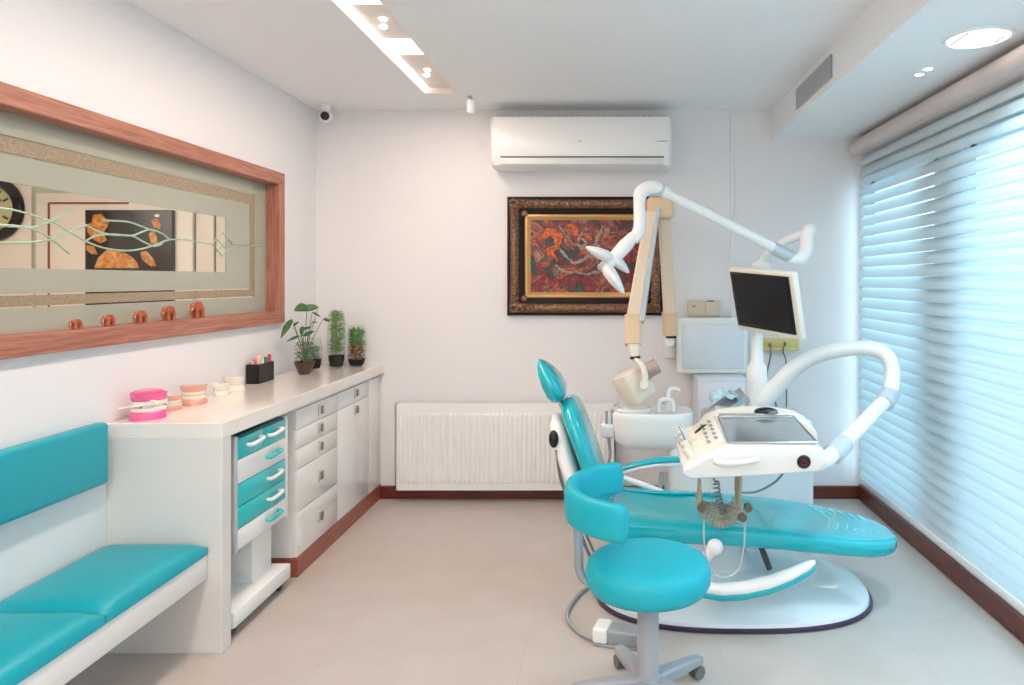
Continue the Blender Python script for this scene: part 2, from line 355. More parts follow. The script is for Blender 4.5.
t = thing('wall_clock', 'round wall clock with thick black rim, cut by the left edge', 'clock', tuple(onb(-8, 210)))
cc = onb(-8, 209, .03)
obj('rim', MB().lathe([(.168, 0), (.178, .02), (.2, .05), (.232, .045), (.25, .02), (.25, 0)], cc, 48, (0, -1, 0)), mat('black rim', '#1b191b', .25), t)
obj('dial', MB().lathe([(.001, .014), (.17, .014), (.17, 0)], cc, 48, (0, -1, 0)), mat('dial', '#cfc39a', .5), t)
for k in range(12):
    a_ = k*pi/6; p = cc+Vector((sin(a_)*.135, -.016, cos(a_)*.135)); obj('hour_mark', MB().box(-.007, .007, -.002, .002, -.022, .022, M=Matrix.Translation(p)@Matrix.Rotation(a_, 4, 'Y')), M['dgrey'], t)
for a_, L_ in ((.9, .11), (3.9, .08)): obj('hand', MB().box(-.004, .004, -.002, .002, 0, L_, M=Matrix.Translation(cc+Vector((0, -.018, 0)))@Matrix.Rotation(a_, 4, 'Y')), M['dgrey'], t)
npanel('wall_panel', 196, 213.5, 212, 300, pw, 'narrow pale panel beside the green diamond in the glass', 'panel')
npanel('wall_panel', 216, 251, 212, 300, pw, 'wider pale panel behind the green diamond in the glass', 'panel')

# ------------------------------------------------------------------ carved elephants on the sill
def elephant():
    t = thing('elephant_figurine', '', 'figurine', (0, 0, 0), 'carved elephants on the window sill', local=True)
    b = MB()                                   # unit: height 1, walks towards -Y
    b.ball((0, .05, .66), .3, (.85, 1.3, 1.0), u=20, v=14)
    b.ball((0, -.33, .74), .2, (.9, .95, 1.1))
    for sx in (-1, 1):
        for y in (-.2, .3): b.tube([(sx*.13, y, .6), (sx*.14, y, .3), (sx*.14, y, .02)], [.12, .1, .115], 10, 2)
    b.tube([(0, -.46, .74), (0, -.56, .55), (0, -.57, .3), (0, -.5, .16)], [.1, .075, .055, .045], 10, 4)
    b.tube([(0, .43, .75), (0, .5, .5), (0, .49, .36)], [.03, .025, .035], 8, 3)
    obj('body', b, M['carved'], t, ang=60)
    for sx in (-1, 1): obj('ear', MB().ball((sx*.2, -.27, .7), .17, (.25, .75, 1.05), Matrix.Rotation(sx*.35, 4, 'Z')), M['carved'], t)
    b = MB()
    for sx in (-1, 1): b.tube([(sx*.08, -.46, .6), (sx*.1, -.56, .5), (sx*.1, -.64, .52)], [.025, .02, .006], 8, 3)
    obj('tusks', b, M['tooth'], t)
    b = MB(); b.lathe([(.33, -.16), (.335, 0), (.3, .14), (.2, .25), (.02, .28)], (0, 0, 0), 20)
    for v in b.bm.verts: v.co = Vector((v.co.x*.86, v.co.y*.85+.07, v.co.z+.72))
    obj('carved_blanket', b, mat('carved blanket', '#b9552e', .5, bump=1, bscale=14), t)
    return t
e0 = None
for i, (px, pyb, h, lab) in enumerate(((77.5, 328, .038, 'smallest carved wooden elephant, leftmost on the window sill'), (110, 325, .047, 'second smallest carved wooden elephant on the window sill'),
        (142, 322, .056, 'middle carved wooden elephant of the five on the sill'), (170, 319, .068, 'second largest carved wooden elephant on the window sill'), (198.5, 317, .082, 'largest carved wooden elephant, rightmost on the window sill'))):
    e = e0 = elephant() if i == 0 else dup(e0)
    Yp = 2.052*PXF/(610-px)
    e.location = (-2.056, Yp, WZ0+.001); e.scale = (h,)*3; e['label'] = lab; e.rotation_euler = (0, 0, pi if False else 0)
    e.scale = (h*.8, (.068+.042*i/4)/1.1, h)

# ------------------------------------------------------------------ bench
b = MB(); b.box(XL, -1.637, 1.0, 2.803, .305, .405, .004)
solo('bench', b, M['white'], 'long white floating bench box under the teal seat cushions', 'bench')
def cushion(name, y0, y1, label):
    b = MB(); x0, x1 = XL+.004, -1.632; nx, ny = 14, 22
    top = [[None]*(ny+1) for _ in range(nx+1)]
    R = []
    for i in range(nx+1):
        for j in range(ny+1):
            u, v = i/nx, j/ny; e = min(1, min(u, 1-u)*nx/1.6)*min(1, min(v, 1-v)*ny/1.6)
            z = .406+.030+.026*e**.5+.010*sin(pi*u)*sin(pi*v)
            top[i][j] = b.bm.verts.new((x0+(x1-x0)*u, y0+(y1-y0)*v, z))
    for i in range(nx):
        for j in range(ny): b.bm.faces.new((top[i][j], top[i+1][j], top[i+1][j+1], top[i][j+1]))
    edge = [top[i][0] for i in range(nx+1)]+[top[nx][j] for j in range(1, ny+1)]+[top[i][ny] for i in range(nx-1, -1, -1)]+[top[0][j] for j in range(ny-1, 0, -1)]
    low = [b.bm.verts.new((v.co.x, v.co.y, .406)) for v in edge]
    for k in range(len(edge)): b.bm.faces.new((edge[k], low[k], low[(k+1) % len(edge)], edge[(k+1) % len(edge)]))
    b.bm.faces.new(low)
    return solo(name, b, M['teal'], label, 'cushion', 'bench seat cushions', ang=70)
cushion('seat_cushion', 2.235, 2.798, 'teal seat cushion on the bench, touching the counter side panel')
cushion('seat_cushion', 1.66, 2.23, 'teal seat cushion on the bench, in the lower left corner')
cushion('seat_cushion', 1.08, 1.655, 'teal seat cushion on the bench, nearest the photographer')
b = MB().box(XL+.001, -1.995, 1.05, 2.755, .71, .955, .018, 4)
solo('back_cushion', b, M['teal'], 'long teal back cushion fixed to the wall above the bench', 'cushion')

# ------------------------------------------------------------------ counter
CX = -1.577; CZ = .937; CY0 = 2.808
t = thing('worktop', 'glossy cream worktop running along left wall to the radiator wall', 'worktop', (-1.8, 2.81, 0))
obj('top', MB().box(XL+.002, CX, CY0, YB-.002, CZ-.065, CZ, .003), M['counter'], t, smooth=False)
obj('side_panel', MB().box(XL, CX, CY0, CY0+.065, 0, CZ-.065, .002), M['panel'], t, smooth=False)
cupm = mat('brushed cup pull', '#d3cfc9', .28, .6); cupd = mat('cup pull recess', '#8f8a84', .35, .6)
FXC = -1.6
def pull(y, z, parent):
    s_ = .026
    k = obj('handle', MB().box(FXC, FXC+.006, y-s_, y+s_, z-s_*1.15, z+s_*1.15, .002), cupm, parent)
    return obj('grip', MB().box(FXC+.006, FXC+.014, y-s_*.1, y+s_*.9, z-s_*.9, z+s_*.8, .003), cupd, k)
def cabinet(name, y0, y1, fronts, label):
    t = thing(name, label, 'cabinet', ((XL+FXC)/2, (y0+y1)/2, 0), 'white cabinets under the worktop')
    obj('carcass', MB().box(XL, FXC-.018, y0, y1, .1, CZ-.066, .001), M['white'], t, smooth=False)
    obj('plinth', MB().box(XL, FXC+.004, y0, y1, 0, .1, .001), M['kick'], t, smooth=False)
    for kind, a, c, z0, z1, hy, hz in fronts:
        f = obj(kind, MB().box(FXC-.018, FXC, a+.0015, c-.0015, z0+.0015, z1-.0015, .0015), M['white'], t)
        if hy: pull(hy, hz, f)
y0, y1, y2, y3 = 3.525, 4.05, 4.575, 4.81
zs = [.852, .752, .652, .548, .328, .1]
cabinet('drawer_cabinet', y0, y1, [('drawer', y0, y1, zs[i+1], zs[i], (y0+y1)/2+.02, (zs[i]+zs[i+1])/2+.004) for i in range(5)], 'white cabinet of five drawers beside the turquoise trolley')
cabinet('door_cabinet', y1, y3, [('drawer', y1, y2, .752, .852, 4.345, .81), ('door', y1, y2, .1, .752, 4.345, .705), ('filler_panel', y2, y3-.002, .1, .852, None, None)], 'white cabinet with one drawer and tall door in the corner')

# trolley in the knee space
t = thing('drawer_trolley', 'white and turquoise dental drawer trolley parked under the worktop', 'trolley', (-1.8, 3.19, 0))
ty0, ty1, tx = 2.955, 3.415, -1.602
body = obj('body', MB().box(-2.0, tx-.012, ty0+.012, ty1-.004, .36, .835, .006), M['white2'], t)
obj('side_frame', MB().box(-2.0, tx+.004, ty0-.01, ty0+.014, .345, .85, .009, 3), M['lgrey'], t)
obj('side_frame', MB().box(-2.0, tx+.004, ty1-.006, ty1+.012, .345, .85, .009, 3), M['white2'], t)
obj('top_tray', MB().box(-1.995, tx-.01, ty0+.014, ty1-.006, .835, .845, .003), mat('dark teal tray', '#0c4f55', .3), t)
def handle(b, yc, z, L=.055):
    b.tube([(tx, yc-L, z-.004), (tx+.022, yc-L+.004, z-.004), (tx+.026, yc, z), (tx+.022, yc+L-.004, z+.004), (tx, yc+L, z+.004)], [.008, .009, .0085, .009, .008], 10, 3)
rows = [(.745, .835, 'turq', [3.10, 3.285], 'white2'), (.64, .742, 'white2', [3.27], 'turq'), (.54, .637, 'turq', [3.28], 'white2'), (.445, .537, 'turq', [3.28], 'white2'), (.355, .442, 'white2', [3.27], 'turq')]
for z0, z1, mm, hs, hm in rows:
    if len(hs) == 2: parts = [(ty0+.015, 3.19, hs[0]), (3.192, ty1-.007, hs[1])]
    else: parts = [(ty0+.015, ty1-.007, hs[0])]
    for a, c, h in parts:
        d = obj('drawer', MB().box(tx-.012, tx, a, c, z0, z1, .003), M[mm], t, label='turquoise drawer front' if mm == 'turq' else None)
        hb = MB(); handle(hb, h, (z0+z1)/2+.008); obj('handle', hb, M[hm], d, label=('white' if hm == 'white2' else 'turquoise')+' bow handle')
obj('column', MB().box(-1.95, -1.66, 3.2, 3.385, .1, .36, .004), M['white2'], t)
obj('foot', MB().box(-1.97, -1.585, 2.91, 3.43, .045, .115, .008), M['white2'], t)
for x in (-1.93, -1.625):
    for y in (2.96, 3.38): obj('caster', MB().cyl((x-.01, y, .024), (x+.01, y, .024), .0235, 16).box(x-.006, x+.006, y-.012, y+.012, .022, .05), M['black'], t)

# ------------------------------------------------------------------ things on the worktop
def arch_pts(c, r, depth, n=15, facing=0):
    P = []
    for i in range(n):
        a = pi*(i/(n-1)); x, y = cos(a)*r, sin(a)*depth
        ca, sa = cos(facing), sin(facing); P.append(Vector((c[0]+x*ca-y*sa, c[1]+x*sa+y*ca, c[2])))
    return P
def jaw(t, c, r, depth, h, th, facing, m, up, toothh, name):
    P = arch_pts(c, r, depth, 21, facing); b = MB(); R = []
    for i, p in enumerate(P):
        d = (P[min(i+1, 20)]-P[max(i-1, 0)]).normalized(); n_ = Vector((d.y, -d.x, 0))
        prof = [(-.5, 0), (-.42, .5), (-.25, .92), (.2, 1), (.42, .6), (.5, 0)]
        R.append([p+n_*(u*th)+Vector((0, 0, (v*h if up else -v*h))) for u, v in prof])
    b.rings(R); g = obj(name, b, m, t, ang=60)
    b = MB(); P = arch_pts(c, r, depth, 13, facing); k = 1 if up else -1
    for i, p in enumerate(P):
        d = (P[min(i+1, 12)]-P[max(i-1, 0)]).normalized(); s_ = (P[1]-P[0]).length
        Mx = Matrix.Translation(p+Vector((0, 0, k*(h+toothh*.3))))@Matrix.Rotation(math.atan2(d.y, d.x), 4, 'Z')
        b.box(-s_*.47, s_*.47, -th*.24, th*.24, -toothh*.6, toothh*.6, min(s_, th)*.12, 2, Mx)
    obj('teeth', b, M['tooth'], g)
# large pink model
cx, cy = -1.955, 2.935
t = thing('teeth_model', 'large pink teeth model, first on the worktop, with a stick across it', 'teeth model', (cx, cy, CZ))
jaw(t, (cx, cy-.0, CZ+.001), .056, -.075, .036, .028, 0, M['pink'], True, .014, 'lower_jaw')
jaw(t, (cx+.003, cy, CZ+.112), .055, -.075, .038, .028, 0, M['pink'], False, .016, 'upper_jaw')
obj('palate_plate', MB().lathe([(.001, 0), (.055, 0), (.058, .006), (.05, .01), (.001, .01)], (cx, cy-.015, CZ+.108), 24), M['pink'], t)
obj('hinge', MB().tube([(cx-.05, cy+.0, CZ+.02), (cx-.055, cy+.03, CZ+.06), (cx-.05, cy+.0, CZ+.11)], .006, 8, 4).tube([(cx+.05, cy, CZ+.02), (cx+.055, cy+.03, CZ+.06), (cx+.05, cy, CZ+.11)], .006, 8, 4), M['chrome'], t)
b = MB(); p0, p1 = Vector((-2.03, 2.85, CZ+.052)), Vector((-1.865, 2.84, CZ+.074)); b.tube([p0, p0.lerp(p1, .5), p1], [.0035, .0045, .005], 8, 2)
tb = solo('toothbrush', b, M['white2'], 'thin white toothbrush lying through the large pink teeth model', 'toothbrush')
obj('bristles', MB().box(-.012, .012, -.004, .004, 0, .012, .002, M=Matrix.Translation(p1-tb.location-Vector((.015, 0, -.003)))), M['tooth'], tb)
# coral models
def model(cx, cy, s, m, label, rot, tilt=0):
    t = thing('teeth_model', label, 'teeth model', (cx, cy, CZ))
    jaw(t, (cx, cy, CZ+.001), .034*s, -.045*s, .022*s, .02*s, rot, m, True, .010*s, 'lower_jaw')
    jaw(t, (cx, cy, CZ+.068*s), .034*s, -.045*s, .024*s, .02*s, rot, m, False, .010*s, 'upper_jaw')
    obj('hinge', MB().tube([(cx-.03*s, cy+.005, CZ+.012), (cx-.03*s, cy+.022*s, CZ+.034*s), (cx-.03*s, cy+.005, CZ+.06*s)], .0035*s, 8, 3), M['chrome'], t)
    return t
model(-1.975, 3.12, .95, M['coral'], 'small coral teeth model right of the large pink one', 0)
t = model(-1.972, 3.27, 1.3, M['coral'], 'tall coral teeth model with metal screws, behind the small coral one', .5)
b = MB()
for k in range(5): b.cyl((-1.985+.012*k, 3.22+.01*k, CZ+.02), (-1.985+.012*k, 3.22+.01*k, CZ+.085), .0035, 8).cyl((-1.985+.012*k, 3.22+.01*k, CZ+.08), (-1.985+.012*k, 3.22+.01*k, CZ+.09), .006, 8)
obj('implant_screws', b, M['steel'], t)
model(-1.97, 3.5, .9, M['plaster'], 'small white plaster teeth model beside the coral ones', .2)
model(-1.985, 3.65, 1.1, M['plaster'], 'white plaster teeth model next to the black pencil box', .3)
# pencil box
t = thing('pencil_box', 'black open box filled with coloured sticks on the worktop', 'box', (-2.0, 3.96, CZ))
x0, x1, ya, yb, h = -2.04, -1.972, 3.87, 4.05, .108
b = MB(); b.box(x0, x1, ya, yb, CZ, CZ+.006); b.box(x0, x0+.005, ya, yb, CZ, CZ+h, .001); b.box(x1-.005, x1, ya, yb, CZ, CZ+h, .001); b.box(x0, x1, ya, ya+.005, CZ, CZ+h, .001); b.box(x0, x1, yb-.005, yb, CZ, CZ+h, .001)
obj('walls', b, M['black'], t, smooth=False)
cols = [('#f2a898', 'salmon'), ('#f3c4b4', 'pale pink'), ('#e8a0a0', 'rose pink'), ('#f1e8c8', 'cream'), ('#e4e09a', 'pale yellow'), ('#2f9a62', 'green'), ('#f0eeea', 'white'), ('#e0406a', 'red')]
for k, (hx, cn) in enumerate(cols):
    y = ya+.018+k*.0205; x = x0+.022+.026*(k % 2); hk = CZ+.126+.012*((k*5) % 3)
    solo('marker', MB().cyl((x, y, CZ+.0065), (x, y+.002, hk), .010, 12, .003), mat('marker '+cn, hx, .4), cn+' marker standing in the black box on the worktop', 'marker', 'markers in the black box')
# plants
def leaf(b, base, tip, wdt, droop=.1, side=None, n=8):
    base, tip = Vector(base), Vector(tip); d = tip-base; L = d.length; dn = d.normalized()
    sd = Vector(side).normalized() if side else dn.cross(Vector((0, 0, 1))).normalized(); nn = sd.cross(dn)
    rows = []
    for i in range(n+1):
        u = i/n; wv = wdt*(sin(pi*u**.75))**.8 if 0 < u < 1 else .0006
        c = base+d*u+Vector((0, 0, -droop*L*u*u))
        rows.append([b.bm.verts.new(c-sd*wv+nn*wv*.25), b.bm.verts.new(c), b.bm.verts.new(c+sd*wv+nn*wv*.25)])
    for i in range(n):
        for j in range(2): b.bm.faces.new((rows[i][j], rows[i][j+1], rows[i+1][j+1], rows[i+1][j]))
def solid(o, t=.0008):
    md = o.modifiers.new('thickness', 'SOLIDIFY'); md.thickness = t; md.offset = 0
pc = Vector((-1.893, 4.275, CZ))
t = thing('potted_plant', 'dark tapered pot with big arrow-shaped leaves, front plant by the corner', 'plant', tuple(pc))
obj('pot', MB().lathe([(.001, 0), (.03, 0), (.036, .01), (.06, .07), (.062, .078), (.055, .078), (.05, .066), (.001, .064)], pc, 32), mat('dark brown pot', '#4a352c', .35), t)
obj('soil', MB().lathe([(.001, .062), (.048, .062), (.052, .068), (.001, .07)], pc, 20), M['soil'], t)
b = MB(); stems = MB()
def pl(x, y, Y=4.24): return aty(x, y, Y)
q = lambda x, y, Y=4.24: aty(235+x/6.527, 290+y/6.527, Y)
fc = (0, -1, .25)
leaves = [(q(470, 100), q(385, 125, 4.15), .024), (q(545, 110, 4.28), q(385, 125, 4.2), .022), (q(372, 190), q(298, 305, 4.16), .019), (q(380, 232), q(418, 205), .008), (q(500, 215), q(540, 205, 4.3), .008), (q(425, 298), q(332, 330, 4.16), .009),
          (q(440, 235), q(435, 300, 4.18), .014), (q(445, 300), q(520, 262, 4.24), .013), (q(575, 190, 4.26), q(622, 200, 4.3), .012), (q(505, 145), q(560, 172, 4.3), .008), (q(430, 262), q(500, 235, 4.24), .01)]
for a, c, wv in leaves: 
    dv = (c-a).normalized(); leaf(b, a, c, wv, .08, side=dv.cross(Vector((.25, -1, .45)).normalized()))
for a, c, wv in leaves:
    stems.tube([pc+Vector((0, 0, .06)), (pc+Vector((0, 0, .12))).lerp(a, .4), a], [.0028, .0022, .0016], 6, 4)
o = obj('large_leaves', b, M['leaf'], t, ang=80); solid(o); obj('stems', stems, mat('stem', '#6b7a4c', .5), t)
def bushy(center, rad, h, n, size, m, t, name='small_leaves', zlow=0):
    b = MB()
    for _ in range(n):
        th = random.random()*2*pi; rr = rad*math.sqrt(random.random()); z = zlow+random.random()*h
        base = Vector(center)+Vector((cos(th)*rr*.8, sin(th)*rr*.8, z)); tip = base+Vector((cos(th), sin(th), random.uniform(-.2, 1.1))).normalized()*size*random.uniform(.6, 1.2)
        leaf(b, base, tip, size*.42, .15, n=4)
    o = obj(name, b, m, t, ang=80); solid(o, .0006); return o
bushy(pc+Vector((0, 0, .07)), .062, .12, 190, .022, M['leaf3'], t)
def vase(c, h, r, label, plantm, kind, soilh=.05):
    t = thing('glass_vase', label, 'vase', tuple(c), 'glass vases of plants in the corner')
    s_ = .003
    prof = [(.001, 0), (r*.72, 0), (r*.8, .004), (r*.92, h*.2), (r, h*.5), (r*.9, h*.85), (r*.78, h), (r*.78-s_, h), (r*.9-s_, h*.85), (r-s_, h*.5), (r*.92-s_, h*.2), (r*.7, .008), (.001, .008)]
    obj('glass', MB().lathe(prof, c, 28), M['clearglass'], t)
    obj('soil', MB().lathe([(.001, .009), (r*.68, .009), (r*.86-s_, soilh*.6), (r*.9-s_, soilh), (.001, soilh+.004)], c, 24), mat('dark soil', '#241b18', .9, noise_amt=.4, nscale=90), t)
    if kind == 'tall':
        b = MB()
        for k in range(12):
            th = random.random()*2*pi; rr = r*.5*random.random(); p = Vector(c)+Vector((cos(th)*rr, sin(th)*rr, soilh)); b.tube([p, p+Vector((random.uniform(-.01, .01), 0, (h-soilh)*.6)), p+Vector((random.uniform(-.015, .015), 0, (h-soilh)*1.05))], .002, 6, 3)
        obj('stems', b, M['leaf2'], t)
        bushy(Vector(c), r*.7, h*.75, 260, .032, plantm, t, 'leaves', soilh+.02)
    elif kind == 'moss':
        bushy(Vector(c), r*.72, h*.45, 220, .028, mat('amber moss', '#a5743c', .6, noise_amt=.4, nscale=60), t, 'moss', soilh*.8); bushy(Vector(c), r*.72, h*.4, 220, .03, plantm, t, 'leaves', h*.5)
    else: bushy(Vector(c), r*.6, h*.4, 110, .026, plantm, t, 'leaves', soilh)
vase(Vector((-1.93, 4.5, CZ)), .21, .052, 'round clear vase with little greenery, half behind the pot plant', M['leaf3'], 'low', .065)
vase(Vector((-1.828, 4.61, CZ)), .36, .06, 'tallest clear vase of upright green stems, second from corner', M['leaf2'], 'tall', .08)
vase(Vector((-1.712, 4.66, CZ)), .28, .063, 'clear vase of amber moss and green leaves nearest back wall', mat('fresh green', '#7fae55', .5, noise_amt=.3, nscale=50), 'moss', .05)

# ------------------------------------------------------------------ back wall things
# radiator
t = thing('radiator', 'long white ribbed panel radiator low on the back wall', 'radiator', (-.72, 4.73, .09))
rx0, rx1, ry, rz0, rz1 = -1.46, .035, 4.695, .088, .672
b = MB(); nb = 46; R = []
xs = []
for i in range(nb):
    x = rx0+.02+(rx1-rx0-.04)*i/nb; wv = (rx1-rx0-.04)/nb
    xs += [(x, 0), (x+wv*.18, 1), (x+wv*.5, 1), (x+wv*.68, 0)]
zz = [(rz0, 0), (rz0+.045, 0), (rz0+.06, 1), (rz1-.075, 1), (rz1-.06, 0), (rz1, 0)]
pts = [[b.bm.verts.new((x, ry-(.009*f*g), z)) for x, f in [(rx0, 0)]+xs+[(rx1, 0)]] for z, g in zz]
for i in range(len(pts)-1):
    for j in range(len(pts[0])-1): b.bm.faces.new((pts[i][j], pts[i][j+1], pts[i+1][j+1], pts[i+1][j]))
b.box(rx0+.001, rx1-.001, ry+.002, ry+.012, rz0+.001, rz1-.001)
obj('front_panel', b, M['white2'], t, smooth=False)
b = MB(); b.box(rx0, rx0+.006, ry, 4.775, rz0, rz1+.003); b.box(rx1-.006, rx1, ry, 4.775, rz0, rz1+.003); obj('side_cover', b, M['white2'], t)
b = MB(); b.box(rx0, rx1, ry, ry+.012, rz1, rz1+.008); b.box(rx0, rx1, 4.763, 4.775, rz1, rz1+.008)
for i in range(70): x = rx0+.01+(rx1-rx0-.02)*i/69; b.box(x-.003, x+.003, ry+.01, 4.765, rz1, rz1+.008)
obj('top_grille', b, M['white2'], t, smooth=False)
obj('rear_panel', MB().box(rx0+.02, rx1-.02, 4.75, 4.762, rz0+.01, rz1-.01).box(rx0+.2, rx0+.23, 4.76, YB, .3, .55).box(rx1-.23, rx1-.2, 4.76, YB, .3, .55), M['white2'], t)
obj('valve', MB().cyl((rx1, 4.73, rz1-.04), (rx1+.05, 4.73, rz1-.04), .012).cyl((rx1+.045, 4.70, rz1-.04), (rx1+.045, 4.76, rz1-.04), .018), M['lgrey'], t)
# air conditioner
t = thing('air_conditioner', 'white split air conditioner mounted above the framed painting', 'air conditioner', (-.19, 4.7, 2.24))
ax0, ax1 = -.797, .412
UP = .024
prof = [(y, z+UP) for y, z in [(4.81, 2.255), (4.66, 2.245), (4.60, 2.262), (4.585, 2.30), (4.575, 2.40), (4.578, 2.53), (4.60, 2.585), (4.66, 2.602), (4.81, 2.602)]]
b = MB()
R = []
for x, k in ((ax0, .93), (ax0+.012, .985), (ax0+.03, 1), (ax1-.03, 1), (ax1-.012, .985), (ax1, .93)):
    R.append([Vector((x, 4.81-(4.81-y)*k, 2.449+(z-2.449)*(k if y < 4.8 else k))) for y, z in prof])
b.rings(R); obj('housing', b, M['white2'], t, ang=50)
obj('air_flap', MB().box(ax0+.07, ax1-.055, 4.578, 4.6, 2.288, 2.332, .004), mat('flap', '#dfe1e0', .35), t)
obj('flap_slot', MB().box(ax0+.07, ax1-.055, 4.577, 4.6, 2.334, 2.3405), M['dgrey'], t)
b = MB()
for k in range(26): x = ax0+.05+k*(ax1-ax0-.1)/25; b.box(x-.016, x+.016, 4.64, 4.78, 2.624, 2.6295)
obj('top_grille', b, M['lgrey'], t)
b = MB(); x = 4.575
for k, wd in enumerate((3, 6, 5, 6, 6, 5, 6, 6)): b.box(.305+k*.0095, .305+k*.0095+wd*.0011, 4.572, 4.58, 2.437, 2.444)
obj('brand_mark', b, M['grey'], t); obj('logo', MB().ball((-.2, 4.576, 2.44), .012, (1, .15, .6)), M['lgrey'], t)
obj('indicator_light', MB().box(ax0+.01, ax0+.085, 4.573, 4.578, 2.521, 2.527, .001), mat('indicator', '#ffffff', .3), t)
# painting
t = thing('framed_painting', 'colourful painting in ornate dark bronze frame on the back wall', 'painting', (-.17, 4.79, 1.28))
fx0, fx1, fz0, fz1 = aty(507, 0, 4.77).x, aty(663, 0, 4.77).x, aty(0, 315.5, 4.77).z, aty(0, 196.5, 4.77).z
bronze = mat('carved bronze', '#8a6750', .36, .6, noise_amt=.5, nscale=70, bump=.6, bscale=90)
black_f = mat('frame black', '#140e0c', .55, spec=.25)
gold = mat('gold liner', '#c99b62', .35, .5)
def frame(prof, m, name, disp=0, div=1):      # prof: (inset from outer edge, height off wall)
    b = MB(); cx, cz = (fx0+fx1)/2, (fz0+fz1)/2
    corners = [(-1, -1), (1, -1), (1, 1), (-1, 1)]
    def pt(ci, ins): return Vector((cx+corners[ci][0]*((fx1-fx0)/2-ins), 0, cz+corners[ci][1]*((fz1-fz0)/2-ins)))
    R = []
    for ci in range(4):
        nx = (ci+1) % 4; nseg = div*(3 if ci % 2 == 0 else 2)
        for k in range(nseg):
            u = k/nseg; ring = []
            for ins, hh in prof:
                p = pt(ci, ins).lerp(pt(nx, ins), u); 
                if disp and hh > .012:
                    cor = min(u, 1-u)*((fx1-fx0) if ci % 2 == 0 else (fz1-fz0)); amp = disp*(2.2 if cor < .14 else 1)
                    hh2 = hh+amp*noise.noise(p*75)+amp*.6*noise.noise(p*150)+(.006 if cor < .14 else 0)
                else: hh2 = hh
                ring.append(Vector((p.x, YB-hh2, p.z)))
            R.append(ring)
    b.rings(R, close=True); return obj(name, b, m, t, ang=60 if not disp else 180)
frame([(0, .002), (0, .03), (.012, .034), (.02, .03), (.022, .002)], black_f, 'outer_moulding')
frame([(.018, .01)]+[(.018+.065*k/14, .03+.024*sin(pi*k/14)) for k in range(15)]+[(.083, .01)], bronze, 'carved_moulding', .007, 70)
frame([(.08, .002), (.08, .034), (.105, .03), (.122, .024), (.122, .002)], black_f, 'inner_moulding')
frame([(.12, .002), (.12, .024), (.128, .03), (.14, .028), (.146, .022), (.160, .016), (.160, .002)], gold, 'gold_liner')
b = MB()
for sx in (0, 1):
    for sz in (0, 1):
        c = Vector((fx0+.118 if sx == 0 else fx1-.118, YB-.032, fz0+.118 if sz == 0 else fz1-.118)); b.ball(c, .024, (1, .5, 1), u=8, v=6)
        c = Vector((fx0+.05 if sx == 0 else fx1-.05, YB-.064, fz0+.05 if sz == 0 else fz1-.05))
        for k in range(7): a = k*pi*2/7; b.ball(c+Vector((cos(a)*.022, 0, sin(a)*.022)), .012, (1, .8, 1), u=8, v=6)
        sgx, sgz = (1 if sx == 0 else -1), (1 if sz == 0 else -1)
        for k in range(1, 7):
            b.ball(c+Vector((sgx*.03*k, 0, .008*sin(k*2.1))), .013-.001*k, (1.1, .7, 1), u=8, v=6); b.ball(c+Vector((.008*sin(k*2.1), 0, sgz*.025*k)), .013-.001*k, (1, .7, 1.1), u=8, v=6)
obj('corner_ornament', b, bronze, t)
art = art_mat('abstract oil', [(.3, '#0f1d1a'), (.38, '#2f4a42'), (.42, '#140c0d'), (.46, '#5e1519'), (.495, '#9a2c28'), (.525, '#120b0a'), (.55, '#8a5a46'), (.58, '#c4551c'), (.62, '#2a1a18'), (.67, '#6d7268'), (.74, '#6a2022')], 6.5, 2.3, 1.3, (1, 1, 1.2))
obj('canvas', MB().box(fx0+.155, fx1-.155, YB-.014, YB-.004, fz0+.155, fz1-.155), art, t, smooth=False)
def zq(x, y): return aty(500+x/5.27, 190+y/5.27, YB-.0155)
for nm, hx, strokes in (('orange_paint', '#c4551c', [([(250, 215), (290, 250), (300, 300), (260, 320)], 14), ([(235, 245), (270, 215), (310, 240), (300, 290)], 16), ([(360, 185), (395, 195), (400, 230)], 12), ([(255, 330), (290, 345), (300, 365)], 10), ([(450, 235), (480, 260)], 8)]),
    ('pale_paint', '#8f7f6e', [([(430, 250), (455, 280), (430, 300), (400, 280)], 9), ([(190, 330), (210, 350), (195, 375)], 8), ([(300, 285), (330, 330), (380, 375), (430, 375), (480, 340), (520, 290)], 7), ([(310, 190), (345, 235), (350, 290), (385, 310)], 4), ([(540, 190), (520, 240), (500, 290)], 8), ([(290, 395), (340, 430), (420, 440), (520, 430)], 5), ([(560, 215), (575, 205)], 9), ([(400, 290), (425, 240), (460, 200)], 5)]),
    ('red_paint', '#7c1a22', [([(600, 430), (640, 460), (690, 430)], 13), ([(420, 470), (470, 490)], 14), ([(690, 330), (680, 380)], 12), ([(200, 400), (230, 450), (215, 500)], 14), ([(340, 470), (380, 500), (400, 480)], 14), ([(190, 260), (210, 290)], 12), ([(680, 480), (690, 440)], 12)])):
    b = MB()
    for P_, wd in strokes: 
        Pn = [zq(*q_) for q_ in P_]; m0 = len(b.bm.verts); b.tube(Pn, [wd/5.27*.0068]*len(Pn), 10, 5, rnd=True)
        for v in list(b.bm.verts)[m0:]: v.co.y = YB-.0145+(v.co.y-(YB-.0155))*.12; q0 = v.co.copy(); v.co.x += .016*noise.noise(q0*28)+.007*noise.noise(q0*80); v.co.z += .016*noise.noise(q0*28+Vector((9, 9, 9)))+.007*noise.noise(q0*80+Vector((5, 3, 1)))
    obj(nm, b, mat(nm.replace('_', ' '), hx, .4, noise_amt=.7, nscale=55), t)
